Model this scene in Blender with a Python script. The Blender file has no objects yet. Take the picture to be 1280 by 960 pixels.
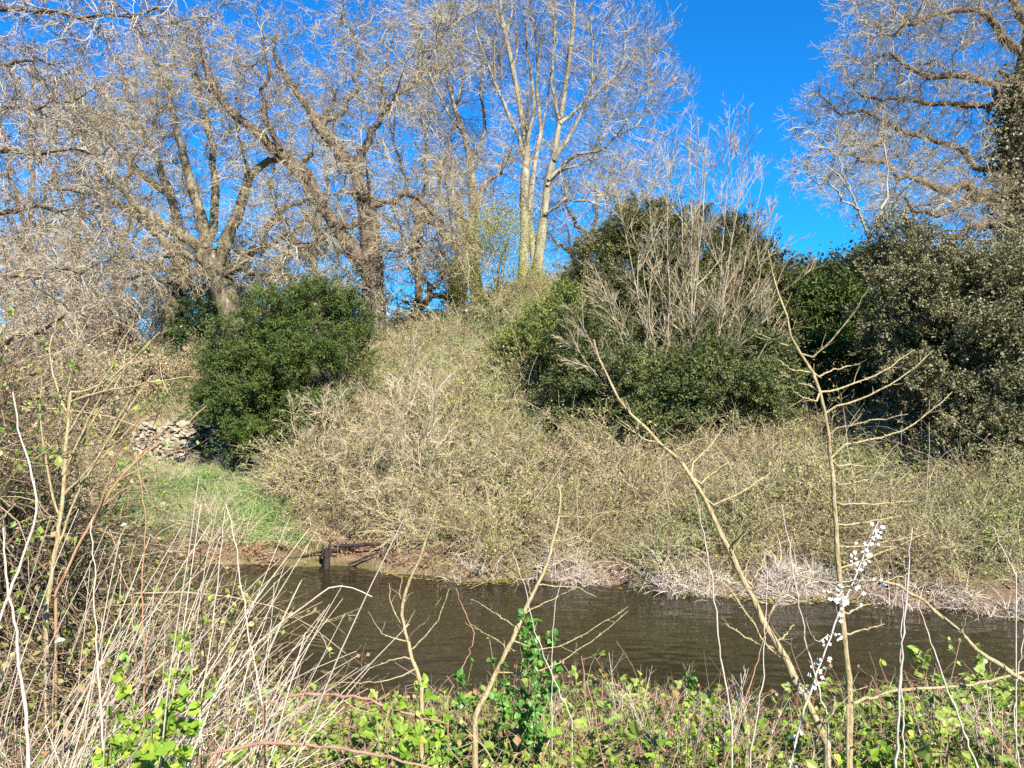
import bpy, math
import numpy as np
from mathutils import Vector

# ------------------------------------------------------------------ camera, sky, sun, exposure
SC = bpy.context.scene
COL = SC.collection
F, CX, CY, EYE = 967.0, 640.0, 480.0, 3.0          # the photo's focal length in its own pixels; eye 3 m above the water
cam = bpy.data.objects.new('camera', bpy.data.cameras.new('camera'))
COL.objects.link(cam)
cam.location = (0, 0, EYE)
cam.rotation_euler = (math.radians(90), 0, 0)
cam.data.sensor_fit = 'HORIZONTAL'
cam.data.angle = 2 * math.atan(CX / F)
cam.data.clip_start, cam.data.clip_end = 0.05, 4000
SC.camera = cam

SUN_AZ, SUN_EL = math.radians(157), math.radians(39)   # behind the camera, to the right
SUN_DIR = Vector((math.sin(SUN_AZ) * math.cos(SUN_EL), math.cos(SUN_AZ) * math.cos(SUN_EL), math.sin(SUN_EL)))
W = bpy.data.worlds.new('World')
SC.world = W
W.use_nodes = True
nt = W.node_tree
bg = nt.nodes['Background']
sky = nt.nodes.new('ShaderNodeTexSky')
sky.sky_type = 'NISHITA'
sky.sun_disc = False
sky.sun_elevation, sky.sun_rotation = SUN_EL, SUN_AZ
sky.altitude, sky.air_density, sky.dust_density, sky.ozone_density = 0, 1.0, 0.0, 3.0
tint = nt.nodes.new('ShaderNodeMix')
tint.data_type, tint.blend_type = 'RGBA', 'MULTIPLY'
tint.inputs[0].default_value = 1.0
tint.inputs[7].default_value = (0.055, 0.55, 1.0, 1)    # the phone's very saturated spring sky
nt.links.new(sky.outputs[0], tint.inputs[6])
nt.links.new(tint.outputs[2], bg.inputs[0])
bg.inputs[1].default_value = 0.086
ld = bpy.data.lights.new('sun', 'SUN')
ld.energy, ld.angle, ld.color = 5.0, math.radians(0.5), (1.0, 0.95, 0.88)
sun = bpy.data.objects.new('sun', ld)
COL.objects.link(sun)
sun.rotation_euler = (-SUN_DIR).to_track_quat('-Z', 'Y').to_euler()
sun.location = (20, -20, 30)
SC.view_settings.view_transform = 'Standard'
SC.view_settings.look = 'None'
SC.view_settings.exposure = 1.42
SC.view_settings.gamma = 1.0
SC.render.engine = 'CYCLES'
SC.cycles.max_bounces = 6
SC.cycles.diffuse_bounces = 3
SC.cycles.glossy_bounces = 2
SC.cycles.transmission_bounces = 3
SC.cycles.transparent_max_bounces = 4
SC.cycles.use_denoising = False
SC.cycles.caustics_reflective = False
SC.cycles.caustics_refractive = False

# ------------------------------------------------------------------ helpers
def norm(a):
    return a / np.maximum(np.linalg.norm(a, axis=-1, keepdims=True), 1e-9)

def P(px, py, Y):
    return np.array([(px - CX) / F * Y, Y, EYE + (CY - py) / F * Y])

class Geo:
    def __init__(s):
        s.v, s.q, s.t, s.n = [], [], [], 0
    def add(s, v, quads=None, tris=None):
        if quads is not None and len(quads): s.q.append(np.asarray(quads, np.int64) + s.n)
        if tris is not None and len(tris): s.t.append(np.asarray(tris, np.int64) + s.n)
        s.v.append(v); s.n += len(v)
        return s
    def mesh(s, name, mat, smooth=False):
        me = bpy.data.meshes.new(name)
        v = np.concatenate(s.v) if s.v else np.zeros((0, 3))
        q = np.concatenate(s.q) if s.q else np.zeros((0, 4), np.int64)
        t = np.concatenate(s.t) if s.t else np.zeros((0, 3), np.int64)
        me.vertices.add(len(v)); me.vertices.foreach_set('co', v.astype(np.float32).ravel())
        li = np.concatenate([q.ravel(), t.ravel()]).astype(np.int32)
        me.loops.add(len(li)); me.loops.foreach_set('vertex_index', li)
        ls = np.concatenate([np.arange(len(q)) * 4, len(q) * 4 + np.arange(len(t)) * 3]).astype(np.int32)
        me.polygons.add(len(ls)); me.polygons.foreach_set('loop_start', ls)
        me.update(calc_edges=True)
        me.polygons.foreach_set('use_smooth', np.full(len(ls), smooth))
        if mat: me.materials.append(mat)
        return me
    def obj(s, name, mat, parent=None, smooth=False):
        o = bpy.data.objects.new(name, s.mesh(name, mat, smooth))
        COL.objects.link(o)
        if parent:
            o.parent = parent
            o.matrix_parent_inverse = parent_inv(parent)
        return o

def parent_inv(p):
    # every parent is unrotated and unscaled, at most two deep
    from mathutils import Matrix
    loc = Vector(p.location)
    if p.parent: loc = Vector((0, 0, 0)) if p.type == 'MESH' else loc
    return Matrix.Translation(-loc)

def thing(name, label, cat, loc, group=None):
    o = bpy.data.objects.new(name, None)
    COL.objects.link(o)
    o.location = [float(c) for c in loc]
    o['label'] = label; o['category'] = cat
    if group: o['group'] = group
    o.empty_display_size = 0.3
    return o

def tag(o, label=None, cat=None, group=None, kind=None):
    for k, v in (('label', label), ('category', cat), ('group', group), ('kind', kind)):
        if v: o[k] = v
    return o

def tubes(g, Pth, R, sides=3):
    M, N, _ = Pth.shape
    if M == 0: return g
    T = norm(np.gradient(Pth, axis=1))
    mean = norm(Pth[:, -1] - Pth[:, 0])
    ref = np.where((np.abs(mean[:, 2:3]) > 0.7), np.array([[0.0, 1.0, 0.1]]), np.array([[0.0, 0.1, 1.0]]))[:, None, :]
    U = norm(np.cross(T, np.broadcast_to(ref, T.shape)))
    V = np.cross(T, U)
    a = np.arange(sides) / sides * 2 * math.pi
    ring = Pth[:, :, None, :] + R[:, :, None, None] * (np.cos(a)[None, None, :, None] * U[:, :, None, :] + np.sin(a)[None, None, :, None] * V[:, :, None, :])
    v = ring.reshape(-1, 3)
    m, n, k = np.meshgrid(np.arange(M), np.arange(N - 1), np.arange(sides), indexing='ij')
    b = (m * N + n) * sides
    q = np.stack([b + k, b + (k + 1) % sides, b + sides + (k + 1) % sides, b + sides + k], -1).reshape(-1, 4)
    return g.add(v, q)

def smooth_path(pts, N):
    pts = np.asarray(pts, float)
    if len(pts) == 2:
        t = np.linspace(0, 1, N)[:, None]
        return pts[0] * (1 - t) + pts[1] * t
    p = np.vstack([2 * pts[0] - pts[1], pts, 2 * pts[-1] - pts[-2]])
    seg = np.linalg.norm(np.diff(pts, axis=0), axis=1)
    cum = np.concatenate([[0], np.cumsum(seg)])
    s = np.linspace(0, cum[-1], N)
    out = []
    for x in s:
        i = min(np.searchsorted(cum, x, side='right') - 1, len(seg) - 1)
        t = (x - cum[i]) / max(seg[i], 1e-9)
        a, b, c, d = p[i], p[i + 1], p[i + 2], p[i + 3]
        out.append(0.5 * ((2 * b) + (-a + c) * t + (2 * a - 5 * b + 4 * c - d) * t * t + (-a + 3 * b - 3 * c + d) * t ** 3))
    return np.array(out)

def trace(pix, Y0, Y1=None, N=14, rng=None, jit=0.0):
    Y1 = Y0 if Y1 is None else Y1
    ts = np.linspace(0, 1, len(pix))
    pts = [P(px, py, Y0 + (Y1 - Y0) * t) for (px, py), t in zip(pix, ts)]
    p = smooth_path(pts, N)
    if rng is not None and jit:
        p[1:] += rng.normal(size=(N - 1, 3)) * jit
    return p

def taper(r0, r1, N, pw=1.0):
    return r1 + (r0 - r1) * (1 - np.linspace(0, 1, N)) ** pw

def grow(rng, Pp, Rp, n, t0, t1, L, ang, wig, up=0.0, N=5, rr=0.6, rmin=0.004, rend=0.5, tpow=1.0, Lrel=True, fall=0.4, side=None, lmax=9, bend=0.0, even=False):
    """n children on every parent path: their paths and radii."""
    M, Np, _ = Pp.shape
    idx = np.repeat(np.arange(M), n); K = len(idx)
    if even:                                                   # as many children as a parent is long
        w_ = np.linalg.norm(np.diff(Pp, axis=1), axis=2).sum(1); idx = np.sort(rng.choice(M, K, p=w_ / w_.sum()))
    t = t0 + (t1 - t0) * rng.random(K) ** tpow
    f = t * (Np - 1); i = np.minimum(f.astype(int), Np - 2); w = f - i
    base = Pp[idx, i] * (1 - w)[:, None] + Pp[idx, i + 1] * w[:, None]
    tan = norm(Pp[idx, i + 1] - Pp[idx, i])
    rad = Rp[idx, i] * (1 - w) + Rp[idx, i + 1] * w
    plen = np.linalg.norm(np.diff(Pp, axis=1), axis=2).sum(1)[idx]
    ln = L[0] + (L[1] - L[0]) * rng.random(K)
    if Lrel: ln = ln * plen
    ln = np.minimum(ln * (1 - fall * t), lmax)
    a = np.radians(ang[0] + (ang[1] - ang[0]) * rng.random(K))[:, None]
    rnd = rng.normal(size=(K, 3))
    if side is not None: rnd = rnd * np.asarray(side)
    perp = norm(rnd - (rnd * tan).sum(1, keepdims=True) * tan)
    d = norm(tan * np.cos(a) + perp * np.sin(a) + np.array([0, 0, up]))
    pts = [base]; st = (ln / (N - 1))[:, None]
    for k in range(N - 1):
        pts.append(pts[-1] + d * st)
        d = norm(d + wig * rng.normal(size=(K, 3)) + np.array([0, 0, up * 0.5 + bend]))
    C = np.stack(pts, 1)
    r0 = np.maximum(rad * rr, rmin)
    r0 = np.minimum(r0, np.maximum(ln * 0.03, rmin))
    s = np.linspace(0, 1, N)[None, :]
    R = np.maximum(r0[:, None] * (1 - s * (1 - rend)), rmin * (1 - 0.5 * s))
    return C, R

# leaf templates: x across, y along, z normal
T_DIAMOND = (np.array([[0, 0, 0], [-.5, .45, .12], [0, 1, 0], [.5, .45, .12]]), None, np.array([[0, 2, 1], [0, 3, 2]]))
T_OVATE = (np.array([[0, 0, 0], [-.33, .16, .07], [-.46, .42, .1], [-.3, .72, .06], [0, 1, -.06], [.3, .72, .06], [.46, .42, .1], [.33, .16, .07], [0, .2, 0], [0, .45, .01], [0, .74, 0]]),
           np.array([[0, 8, 1, 1], ])[:0], None)
_q = np.array([[8, 9, 2, 1], [9, 10, 3, 2], [8, 7, 6, 9], [9, 6, 5, 10]])
_t = np.array([[0, 8, 1], [10, 4, 3], [0, 7, 8], [10, 5, 4]])
T_OVATE = (T_OVATE[0], _q, _t)
T_BLADE = (np.array([[-.5, 0, 0], [.5, 0, 0], [-.4, .4, .15], [.4, .4, .15], [-.25, .75, 0], [.25, .75, 0], [0, 1, -.2]]), np.array([[0, 1, 3, 2], [2, 3, 5, 4]]), np.array([[4, 5, 6]]))

def leaves(g, tpl, pos, d, n, size, wid=0.6):
    tv, tq, tt = tpl
    K, T = len(pos), len(tv)
    if K == 0: return g
    d = norm(d); x = norm(np.cross(d, n)); z = np.cross(x, d)
    size = np.broadcast_to(np.asarray(size, float), (K,))[:, None, None]
    v = pos[:, None, :] + size * (tv[None, :, 0:1] * wid * x[:, None, :] + tv[None, :, 1:2] * d[:, None, :] + tv[None, :, 2:3] * wid * z[:, None, :])
    off = (np.arange(K) * T)[:, None, None]
    return g.add(v.reshape(-1, 3), (tq[None] + off).reshape(-1, 4) if tq is not None else None, (tt[None] + off).reshape(-1, 3) if tt is not None else None)

# ------------------------------------------------------------------ materials
def new_mat(name):
    m = bpy.data.materials.new(name); m.use_nodes = True
    t = m.node_tree
    return m, t, t.nodes['Principled BSDF']

def ramp(t, cols, fac):
    r = t.nodes.new('ShaderNodeValToRGB')
    e = r.color_ramp.elements
    while len(e) < len(cols): e.new(0.5)
    for k, c in enumerate(cols):
        e[k].position = k / (len(cols) - 1); e[k].color = (*c, 1)
    t.links.new(fac, r.inputs[0])
    return r.outputs[0]

def leaf_mat(name, cols, rough=0.5, trans=0.25, spec=0.4, patch=0.0, patch_scale=0.5):
    m, t, b = new_mat(name)
    g = t.nodes.new('ShaderNodeNewGeometry')
    fac = g.outputs['Random Per Island']
    if patch:
        tc = t.nodes.new('ShaderNodeTexCoord'); no = t.nodes.new('ShaderNodeTexNoise')
        no.inputs['Scale'].default_value = patch_scale; no.inputs['Detail'].default_value = 3
        t.links.new(g.outputs['Position'], no.inputs['Vector'])
        mx = t.nodes.new('ShaderNodeMath'); mx.operation = 'MULTIPLY_ADD'
        t.links.new(no.outputs[0], mx.inputs[0]); mx.inputs[1].default_value = patch * 2
        ad = t.nodes.new('ShaderNodeMath'); ad.operation = 'MULTIPLY_ADD'
        t.links.new(fac, ad.inputs[0]); ad.inputs[1].default_value = 1 - patch; ad.inputs[2].default_value = -patch * 0.5
        t.links.new(ad.outputs[0], mx.inputs[2])
        fac = mx.outputs[0]
    c = ramp(t, cols, fac)
    t.links.new(c, b.inputs['Base Color'])
    b.inputs['Roughness'].default_value = rough
    b.inputs['Specular IOR Level'].default_value = spec
    if trans:
        tr = t.nodes.new('ShaderNodeBsdfTranslucent'); mix = t.nodes.new('ShaderNodeMixShader')
        t.links.new(c, tr.inputs[0]); mix.inputs[0].default_value = trans
        t.links.new(b.outputs[0], mix.inputs[1]); t.links.new(tr.outputs[0], mix.inputs[2])
        t.links.new(mix.outputs[0], t.nodes['Material Output'].inputs[0])
    return m

def bark_mat(name, cols, scale=6.0, bump=0.6, stretch=(1, 1, 0.25), island=0.0):
    m, t, b = new_mat(name)
    g = t.nodes.new('ShaderNodeNewGeometry'); mp = t.nodes.new('ShaderNodeMapping')
    mp.inputs['Scale'].default_value = stretch
    t.links.new(g.outputs['Position'], mp.inputs[0])
    no = t.nodes.new('ShaderNodeTexNoise'); no.inputs['Scale'].default_value = scale; no.inputs['Detail'].default_value = 6; no.inputs['Roughness'].default_value = 0.65
    t.links.new(mp.outputs[0], no.inputs['Vector'])
    mr = t.nodes.new('ShaderNodeMapRange'); mr.inputs[1].default_value = 0.3; mr.inputs[2].default_value = 0.7
    t.links.new(no.outputs[0], mr.inputs[0])
    fac = mr.outputs[0]
    if island:
        mx = t.nodes.new('ShaderNodeMix'); mx.inputs[0].default_value = island
        t.links.new(fac, mx.inputs[2]); t.links.new(g.outputs['Random Per Island'], mx.inputs[3]); fac = mx.outputs[0]
    t.links.new(ramp(t, cols, fac), b.inputs['Base Color'])
    b.inputs['Roughness'].default_value = 0.85; b.inputs['Specular IOR Level'].default_value = 0.2
    bp = t.nodes.new('ShaderNodeBump'); bp.inputs['Strength'].default_value = bump; bp.inputs['Distance'].default_value = 0.04
    t.links.new(no.outputs[0], bp.inputs['Height']); t.links.new(bp.outputs[0], b.inputs['Normal'])
    return m

M = {
 'oak_bark': bark_mat('oak_bark', [(.04, .03, .02), (.13, .105, .065), (.28, .25, .15)], 9, 1.0),
 'dark_bark': bark_mat('dark_bark', [(.035, .025, .02), (.12, .085, .06), (.24, .19, .13)], 12, 1.0),
 'ash_bark': bark_mat('ash_bark', [(.11, .09, .06), (.27, .235, .16), (.38, .34, .24)], 7),
 'ivy_bark': bark_mat('ivy_bark', [(.08, .06, .04), (.20, .15, .10), (.30, .24, .16)], 14, 1.0),
 'oak_twig': leaf_mat('oak_twig', [(.14, .11, .07), (.31, .26, .16), (.44, .38, .23)], .8, 0, .2),
 'ash_twig': leaf_mat('ash_twig', [(.2, .16, .11), (.36, .31, .22), (.44, .39, .28)], .8, 0, .2),
 'oak_bud': leaf_mat('oak_bud', [(.34, .23, .14), (.42, .31, .19), (.44, .36, .18)], .7, .2, .2),
 'red_bud': leaf_mat('red_bud', [(.12, .07, .05), (.25, .17, .12), (.4, .31, .22)], .7, .2, .2),
 'pale_twig': leaf_mat('pale_twig', [(.28, .23, .14), (.42, .36, .22), (.5, .44, .29)], .8, 0, .2),
 'hazel_twig': leaf_mat('hazel_twig', [(.18, .13, .075), (.34, .27, .16), (.46, .39, .24)], .8, 0, .2),
 'dark_twig': leaf_mat('dark_twig', [(.05, .035, .03), (.12, .085, .065), (.2, .15, .11)], .8, 0, .2),
 'yew': leaf_mat('yew', [(.02, .038, .01), (.065, .095, .018), (.15, .18, .035)], .6, .12, .25, .6, 2.6),
 'holly': leaf_mat('holly', [(.05, .052, .022), (.15, .14, .06), (.30, .26, .13)], .5, .1, .35, .55, 2.2),
 'pale_ivy': leaf_mat('pale_ivy', [(.15, .17, .03), (.28, .29, .06), (.42, .38, .11)], .5, .25, .3),
 'laurel': leaf_mat('laurel', [(.03, .05, .015), (.09, .11, .03), (.19, .19, .06)], .55, .12, .3, .55, 2.2),
 'gold_shrub': leaf_mat('gold_shrub', [(.08, .11, .02), (.15, .19, .035), (.27, .26, .06)], .45, .2, .4, .5, 2),
 'olive_dome': leaf_mat('olive_dome', [(.03, .045, .014), (.10, .10, .026), (.22, .18, .06)], .5, .12, .4, .55, 1.6),
 'ivy': leaf_mat('ivy', [(.02, .045, .012), (.05, .08, .022), (.12, .13, .04)], .35, .12, .6),
 'yellow_leaf': leaf_mat('yellow_leaf', [(.2, .2, .03), (.32, .26, .05), (.3, .18, .04)], .5, .3, .3),
 'fresh': leaf_mat('fresh', [(.12, .22, .02), (.22, .34, .03), (.38, .44, .05)], .45, .35, .4),
 'haw': leaf_mat('haw', [(.06, .16, .02), (.10, .24, .03), (.17, .32, .05)], .4, .35, .5),
 'bramble_leaf': leaf_mat('bramble_leaf', [(.10, .15, .03), (.22, .30, .05), (.36, .38, .07)], .45, .3, .4, .35, 1.5),
 'dead_leaf': leaf_mat('dead_leaf', [(.2, .1, .05), (.34, .2, .1), (.46, .32, .2)], .7, .2, .2),
 'far_bramble_cane': leaf_mat('far_bramble_cane', [(.15, .095, .06), (.34, .26, .16), (.48, .4, .26)], .8, 0, .2),
 'far_bramble_leaf': leaf_mat('far_bramble_leaf', [(.12, .15, .03), (.26, .28, .07), (.38, .34, .12)], .6, .2, .3, .45, .5),
 'bare_cane': leaf_mat('bare_cane', [(.15, .09, .05), (.33, .255, .15), (.47, .40, .26)], .8, 0, .2),
 'hedge_cane': leaf_mat('hedge_cane', [(.06, .04, .028), (.18, .125, .075), (.36, .28, .16)], .8, 0, .2),
 'far_dead_leaf': leaf_mat('far_dead_leaf', [(.2, .13, .05), (.32, .27, .1), (.4, .35, .15)], .7, .2, .2),
 'far_green_leaf': leaf_mat('far_green_leaf', [(.09, .14, .03), (.18, .24, .05), (.3, .33, .09)], .5, .25, .3, .3, .7),
 'dry_grass': leaf_mat('dry_grass', [(.3, .24, .13), (.42, .36, .2), (.5, .45, .28)], .7, .2, .2),
 'white_grass': leaf_mat('white_grass', [(.4, .33, .26), (.62, .55, .45), (.76, .7, .6)], .7, .3, .2),
 'green_grass': leaf_mat('green_grass', [(.12, .21, .045), (.24, .36, .1), (.36, .45, .18)], .6, .3, .3, .3, .8),
 'stalk': leaf_mat('stalk', [(.24, .17, .11), (.42, .34, .25), (.6, .52, .41)], .7, 0, .3),
 'tan_stem': bark_mat('tan_stem', [(.15, .10, .045), (.36, .28, .14), (.5, .42, .25)], 60, .6, (1, 1, .35), .15),
 'grey_stem': bark_mat('grey_stem', [(.26, .2, .15), (.42, .36, .28), (.54, .47, .38)], 25, .3, (1, 1, .5), .4),
 'red_stem': bark_mat('red_stem', [(.2, .1, .06), (.36, .2, .11), (.46, .3, .17)], 25, .3, (1, 1, .5), .4),
 'cane': bark_mat('cane', [(.14, .06, .05), (.26, .14, .10), (.36, .24, .16)], 25, .3, (1, 1, .5), .4),
 'petal': leaf_mat('petal', [(.62, .6, .54), (.76, .75, .7), (.84, .83, .8)], .6, .3, .2),
 'stone': bark_mat('stone', [(.16, .125, .08), (.31, .26, .18), (.44, .39, .29)], 5, .6, (1, 1, 1), .5),
 'mortar': bark_mat('mortar', [(.14, .11, .06), (.27, .22, .14), (.36, .31, .21)], 8, .9, (1, 1, 1)),
 'wet_wood': bark_mat('wet_wood', [(.012, .009, .008), (.035, .025, .02), (.07, .05, .04)], 12, .8),
 'algae': leaf_mat('algae', [(.1, .1, .02), (.2, .19, .04), (.3, .26, .09)], .5, .1, .3),
 'wood_crown': leaf_mat('wood_crown', [(.03, .04, .022), (.07, .075, .04), (.13, .11, .07)], .7, .1, .2, .5, .12),
}

# ------------------------------------------------------------------ ground, water
_U = np.array([-400, 0, 200, 320, 450, 560, 660, 760, 900, 1050, 1280, 1700.])
_Y = np.array([11, 13.5, 15, 17, 19, 20, 22, 25, 28, 32, 40, 60, 120, 300, 900.])
_Z = np.array([
 [.4, .7, 1.0, 1.4, 1.9, 2.2, 2.8, 3.4, 3.7, 3.8, 3.6, 3.4, 3, 2, 0],
 [.4, .7, 1.0, 1.3, 1.7, 2.0, 2.7, 3.5, 3.8, 3.8, 3.5, 3.2, 3, 2, 0],
 [.35, .55, .75, 1.0, 1.3, 2.0, 2.9, 3.8, 4.0, 4.0, 3.6, 3.2, 3, 2, 0],
 [.35, .55, .75, 1.05, 1.6, 2.1, 3.1, 4.0, 4.2, 4.1, 3.7, 3.2, 3, 2, 0],
 [.4, .6, 1.1, 1.8, 2.5, 2.9, 3.6, 4.3, 4.6, 4.5, 4.0, 3.4, 3, 2, 0],
 [.4, .65, 1.2, 2.0, 2.8, 3.3, 4.1, 5.0, 5.3, 5.2, 4.5, 3.6, 3, 2, 0],
 [.45, .7, 1.2, 2.1, 3.0, 3.5, 4.4, 5.6, 6.2, 6.2, 5.4, 4.4, 4, 2, 0],
 [.5, .8, 1.25, 2.0, 2.9, 3.5, 4.5, 5.8, 6.4, 6.5, 6.0, 5.0, 5, 3, 0],
 [.6, 1.0, 1.4, 2.0, 2.6, 3.0, 3.6, 4.6, 5.0, 5.2, 5.2, 6.0, 8, 6, 0],
 [.7, 1.1, 1.5, 1.7, 1.9, 2.0, 2.2, 2.6, 3.0, 3.4, 4.4, 8.0, 14, 10, 0],
 [.8, 1.3, 1.6, 1.8, 1.9, 2.0, 2.1, 2.3, 2.5, 2.8, 3.5, 6.5, 13, 10, 0],
 [.8, 1.3, 1.6, 1.8, 1.9, 2.0, 2.1, 2.3, 2.5, 2.8, 3.5, 6.0, 10, 8, 0]])

def far_edge(x):
    return np.interp(x, [-60, -14, -5, 6.6, 14, 60], [20, 14.6, 13.1, 10.1, 9.6, 12]) + 0.16 * np.sin(x * 1.7) + 0.09 * np.sin(x * 4.3 + 1)

def near_edge(x):
    return np.interp(x, [-60, -8, -3, 3, 6, 60], [8, 6.6, 6.3, 6.4, 6.9, 8]) + 0.1 * np.sin(x * 2.1)

def ground_z(x, y):
    x = np.asarray(x, float); y = np.asarray(y, float)
    ys = np.maximum(y, 6.0)
    u = np.clip(x / ys * F + CX, _U[0], _U[-1]); yy = np.clip(y, _Y[0], _Y[-1])
    iu = np.clip(np.searchsorted(_U, u) - 1, 0, len(_U) - 2); fu = (u - _U[iu]) / (_U[iu + 1] - _U[iu])
    iy = np.clip(np.searchsorted(_Y, yy) - 1, 0, len(_Y) - 2); fy = (yy - _Y[iy]) / (_Y[iy + 1] - _Y[iy])
    fu = fu * fu * (3 - 2 * fu)
    far = (_Z[iu, iy] * (1 - fu) + _Z[iu + 1, iy] * fu) * (1 - fy) + (_Z[iu, iy + 1] * (1 - fu) + _Z[iu + 1, iy + 1] * fu) * fy
    d = y - far_edge(x)
    far = np.where(d < 2.5, far * np.clip(d / 2.5, 0, 1) ** 0.55, far)
    n = near_edge(x) - y
    near = np.interp(n, [-.5, 0, .5, 1.2, 2.4, 3.4, 5.0, 9, 40], [-.5, 0, .28, .55, .85, 1.12, 1.4, 1.5, 1.6])
    bed = -0.9 * np.clip(np.minimum(d * -1.5, n * -1.5), 0, 1)
    lump = 0.05 * np.sin(x * 2.3 + y * .7) * np.sin(y * 1.9 - x * .4) + 0.03 * np.sin(x * 5.1 + 2) * np.sin(y * 4.7)
    z = np.where(d > 0, far + lump * np.clip(d, 0, 1), np.where(n > 0, near + lump * np.clip(n, 0, 1), bed))
    return z

def gnd(px, Y):
    x = (px - CX) / F * Y
    return np.array([x, Y, float(ground_z(x, Y))])

def axis(lo, hi, step, far, k=1.25):
    a = list(np.arange(lo, hi + 1e-6, step)); s = step
    while a[-1] < far: s *= k; a.append(a[-1] + s)
    s = step
    while a[0] > -far: s *= k; a.insert(0, a[0] - s)
    return np.array(a)

gx, gy = axis(-28, 28, .22, 1200), axis(-2, 36, .17, 1200)
XX, YY = np.meshgrid(gx, gy, indexing='ij')
ZZ = ground_z(XX, YY)
i, j = np.meshgrid(np.arange(len(gx) - 1), np.arange(len(gy) - 1), indexing='ij')
b0 = i * len(gy) + j
g = Geo().add(np.stack([XX, YY, ZZ], -1).reshape(-1, 3), np.stack([b0, b0 + len(gy), b0 + len(gy) + 1, b0 + 1], -1).reshape(-1, 4))
m, t, b = new_mat('soil')
geo = t.nodes.new('ShaderNodeNewGeometry')
n1 = t.nodes.new('ShaderNodeTexNoise'); n1.inputs['Scale'].default_value = 0.9; n1.inputs['Detail'].default_value = 8
n2 = t.nodes.new('ShaderNodeTexNoise'); n2.inputs['Scale'].default_value = 14; n2.inputs['Detail'].default_value = 8; n2.inputs['Roughness'].default_value = .7
for n in (n1, n2): t.links.new(geo.outputs['Position'], n.inputs['Vector'])
c1 = ramp(t, [(.05, .035, .02), (.17, .11, .07), (.30, .2, .13), (.2, .17, .07)], n2.outputs[0])
c2 = ramp(t, [(.06, .07, .02), (.15, .13, .05), (.26, .2, .11)], n2.outputs[0])
mx = t.nodes.new('ShaderNodeMix'); mx.data_type = 'RGBA'
mr = t.nodes.new('ShaderNodeMapRange'); mr.inputs[1].default_value = .45; mr.inputs[2].default_value = .58
t.links.new(n1.outputs[0], mr.inputs[0]); t.links.new(mr.outputs[0], mx.inputs[0]); t.links.new(c1, mx.inputs[6]); t.links.new(c2, mx.inputs[7])
t.links.new(mx.outputs[2], b.inputs['Base Color']); b.inputs['Roughness'].default_value = .95; b.inputs['Specular IOR Level'].default_value = .1
bp = t.nodes.new('ShaderNodeBump'); bp.inputs['Distance'].default_value = .08; bp.inputs['Strength'].default_value = 1
t.links.new(n2.outputs[0], bp.inputs['Height']); t.links.new(bp.outputs[0], b.inputs['Normal'])
tag(g.obj('ground', m, smooth=True), kind='structure')

g = Geo().add(np.array([[-60, 4, 0], [60, 4, 0], [60, 22, 0], [-60, 22, 0.]]), [[0, 1, 2, 3]])
m, t, b = new_mat('water')
b.inputs['Base Color'].default_value = (.022, .018, .009, 1); b.inputs['Roughness'].default_value = .03; b.inputs['IOR'].default_value = 1.33
geo = t.nodes.new('ShaderNodeNewGeometry'); mp = t.nodes.new('ShaderNodeMapping')
mp.inputs['Rotation'].default_value = (0, 0, math.radians(20)); mp.inputs['Scale'].default_value = (1.0, 1.9, 1)
t.links.new(geo.outputs['Position'], mp.inputs[0])
w1 = t.nodes.new('ShaderNodeTexNoise'); w1.inputs['Scale'].default_value = 2.3; w1.inputs['Detail'].default_value = 1.5
w2 = t.nodes.new('ShaderNodeTexNoise'); w2.inputs['Scale'].default_value = 0.5; w2.inputs['Detail'].default_value = 2
t.links.new(mp.outputs[0], w1.inputs['Vector']); t.links.new(geo.outputs['Position'], w2.inputs['Vector'])
ml = t.nodes.new('ShaderNodeMath'); ml.operation = 'MULTIPLY'; t.links.new(w1.outputs[0], ml.inputs[0]); t.links.new(w2.outputs[0], ml.inputs[1])
bp = t.nodes.new('ShaderNodeBump'); bp.inputs['Strength'].default_value = .42; bp.inputs['Distance'].default_value = .1
t.links.new(ml.outputs[0], bp.inputs['Height']); t.links.new(bp.outputs[0], b.inputs['Normal'])
tag(g.obj('water', m), kind='structure')

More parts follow.
